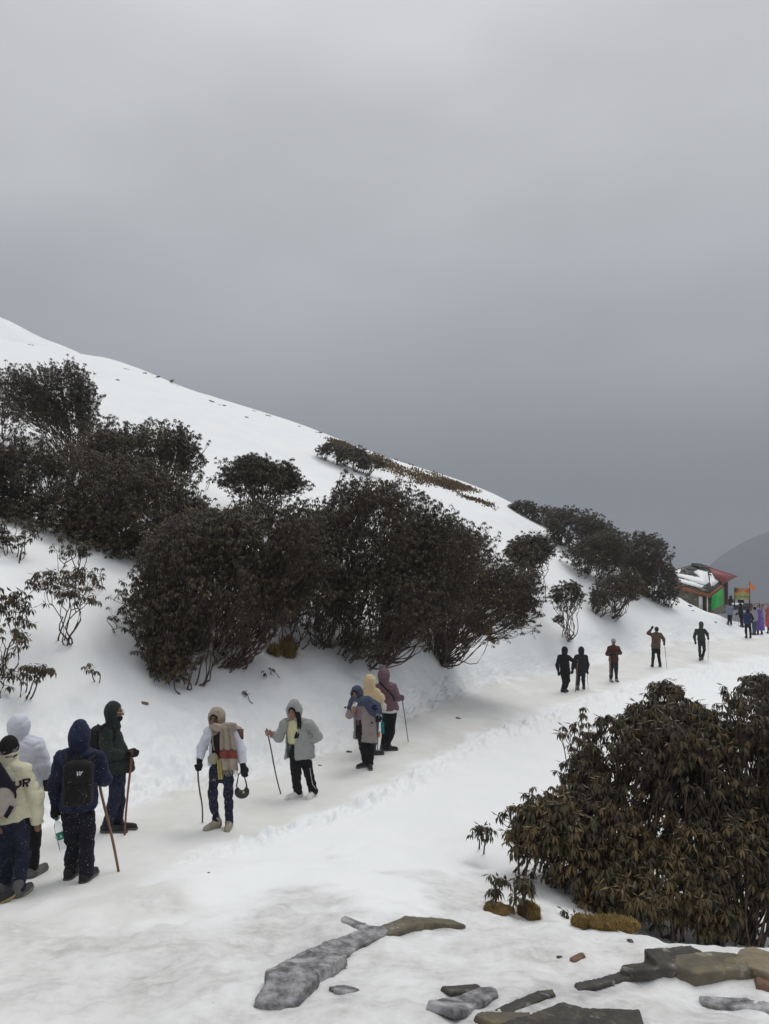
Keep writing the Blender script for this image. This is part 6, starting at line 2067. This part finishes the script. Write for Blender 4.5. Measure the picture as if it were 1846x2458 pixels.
def hummock(label, blobs, n, L=.07, seed=1, mat=GRASSY, group='grassy hummocks', soil=MOUND):
    rng = np.random.default_rng(seed)
    E = []
    for (x, y, rx, rz) in blobs:
        g = hit(x, y + rz * .8)
        k = g[1] / F
        E.append((g + V3(0, rx * k * .6, rz * k * .3), np.array((rx * k * 1.05, rx * k * .8, rz * k * 1.3))))
    root = empty('grass_hummock', label, 'hummock', group, E[0][0] - V3(0, 0, E[0][1][2]))
    def fn(q):
        d = 1e9
        for c, r in E: d = smin(np.full(len(q), 9.) if isinstance(d, float) else d, ellip(q, c, r), .04)
        return d + .030 * noise3(q * 5, seed) + .024 * noise3(q * 13, seed + 2) + .022 * noise3(q * 32, seed + 4)
    lo = np.min([c - r for c, r in E], 0) - .1; hi = np.max([c + r for c, r in E], 0) + .1
    v, q = largest_piece(*surf(fn, lo, hi, .012 * max(1, E[0][0][1] / 8)))
    under(mesh_obj('mound', v, q, soil), root)
    up = v[(v[:, 2] > ground_many(v[:, 0], v[:, 1]) - .01)]
    pos = up[rng.integers(0, len(up), n)]
    V, Fc, t = blades(rng, pos - V3(0, 0, L * .25), L * (.6 + .8 * rng.random(n)), 1.15, w=.0024 * max(1, E[0][0][1] / 9))
    t = np.clip(t * .55 + .45 + 1.1 * np.repeat(noise3(pos * 7, seed + 6), 5), 0, 1)
    o = under(mesh_obj('grass_blades', V, Fc, mat, smooth=False, attrs={'tint': t}), root)
    tag(o, kind='stuff')
hummock('yellow mossy hummock beside the low brown shrub', [(1275, 2190, 26, 22), (1295, 2205, 36, 16)], 2400, .032, 1)
hummock('long low mossy hummock with a yellow middle under the big near shrub', [(1410, 2220, 34, 10), (1458, 2224, 34, 13), (1500, 2228, 40, 13), (1540, 2232, 32, 10)], 2400, .03, 2)
hummock('brown soil strip under the low brown shrub', [(1200, 2189, 32, 6), (1228, 2185, 32, 6)], 500, .03, 3, GRASSB)
hummock('golden grass tuft hanging from the bank under the thicket', [(690, 1556, 20, 28), (697, 1585, 12, 18)], 1500, .20, 4)
hummock('pale grass tuft under the far end of the thicket', [(1130, 1500, 34, 16), (1160, 1508, 22, 12)], 1300, .20, 5)
hummock('small golden tuft near the foot of the gnarled shrub', [(655, 1562, 14, 14)], 600, .18, 6)
hummock('brown root clump hanging from the bank below the far end of the thicket', [(1110, 1538, 16, 10), (1075, 1545, 8, 10)], 400, .10, 7, GRASSB)
hummock('small brown root clump on the bank beside the far thicket', [(1180, 1535, 10, 8)], 200, .08, 8, GRASSB)
hummock('ochre earth patch between the ridge shrubs beside the hut', [(1545, 1418, 18, 15), (1530, 1406, 16, 12)], 500, .2, 9)

def ridge_grass():
    rng = np.random.default_rng(77)
    cl = np.array([(800, 1056, 5), (840, 1076, 8), (880, 1092, 10), (930, 1112, 14), (985, 1132, 16), (1040, 1148, 13), (1085, 1162, 9), (1125, 1172, 4)], float)
    pts = []
    t = rng.random(560) * (len(cl) - 1)
    i = t.astype(int); f = t - i
    c = cl[i] * (1 - f)[:, None] + cl[i + 1] * f[:, None]
    for k in range(len(c)):
        x = c[k, 0] + rng.normal(0, 6); y = c[k, 1] + rng.normal(0, .55) * c[k, 2] + 2
        if vnoise2(np.array([x / 26]), np.array([y / 9]), 5)[0] < -.12 and rng.random() < .85: continue
        pts.append(hit(x, y))
    for (x, y, n) in ((1000, 1150, 4), (1020, 1145, 5), (1045, 1158, 6), (1058, 1166, 3), (1080, 1172, 10), (1122, 1172, 4), (1137, 1177, 4), (1085, 1170, 6), (1130, 1198, 8), (1150, 1203, 8), (1170, 1210, 8), (1115, 1194, 5), (940, 1122, 5), (1000, 1160, 4)):
        for _ in range(n): pts.append(hit(x + rng.normal(0, 5), y + rng.normal(0, 1.5)))
    pts = np.array(pts)
    M = 14
    pos = np.repeat(pts, M, 0) + rng.normal(0, 1, (len(pts) * M, 3)) * (.28, .5, 0)
    pos[:, 2] = ground_many(pos[:, 0], pos[:, 1]) - .02
    V, Fc, tt = blades(rng, pos, .26, .9, w=.05)
    o = mesh_obj('dry_grass_patch', V, Fc, GRASSB, smooth=False, attrs={'tint': tt})
    tag(o, 'brown dry grass showing through thin snow along the ridge', kind='stuff')
ridge_grass()
# ------------------------------------------------------------------ the misty air
def haze():
    m = bpy.data.materials.new('mist')
    m.use_nodes = True
    t = m.node_tree
    t.nodes.clear()
    out = t.nodes.new('ShaderNodeOutputMaterial')
    v = t.nodes.new('ShaderNodeVolumePrincipled')
    v.inputs['Color'].default_value = (.56, .60, .66, 1)
    v.inputs['Density'].default_value = 0.0008
    v.inputs['Anisotropy'].default_value = 0.2
    t.links.new(v.outputs[0], out.inputs['Volume'])
    x, y0, y1, z0, z1 = 9500., -9500., 9500., -171.5, 150.
    V = [(-x, y0, z0), (x, y0, z0), (x, y1, z0), (-x, y1, z0), (-x, y0, z1), (x, y0, z1), (x, y1, z1), (-x, y1, z1)]
    Fc = np.array([(0, 3, 2, 1), (4, 5, 6, 7), (0, 1, 5, 4), (1, 2, 6, 5), (2, 3, 7, 6), (3, 0, 4, 7)])
    o = mesh_obj('haze', V, Fc, m, smooth=False)
    tag(o, 'pale grey mist hanging over the valley', kind='stuff')
haze()
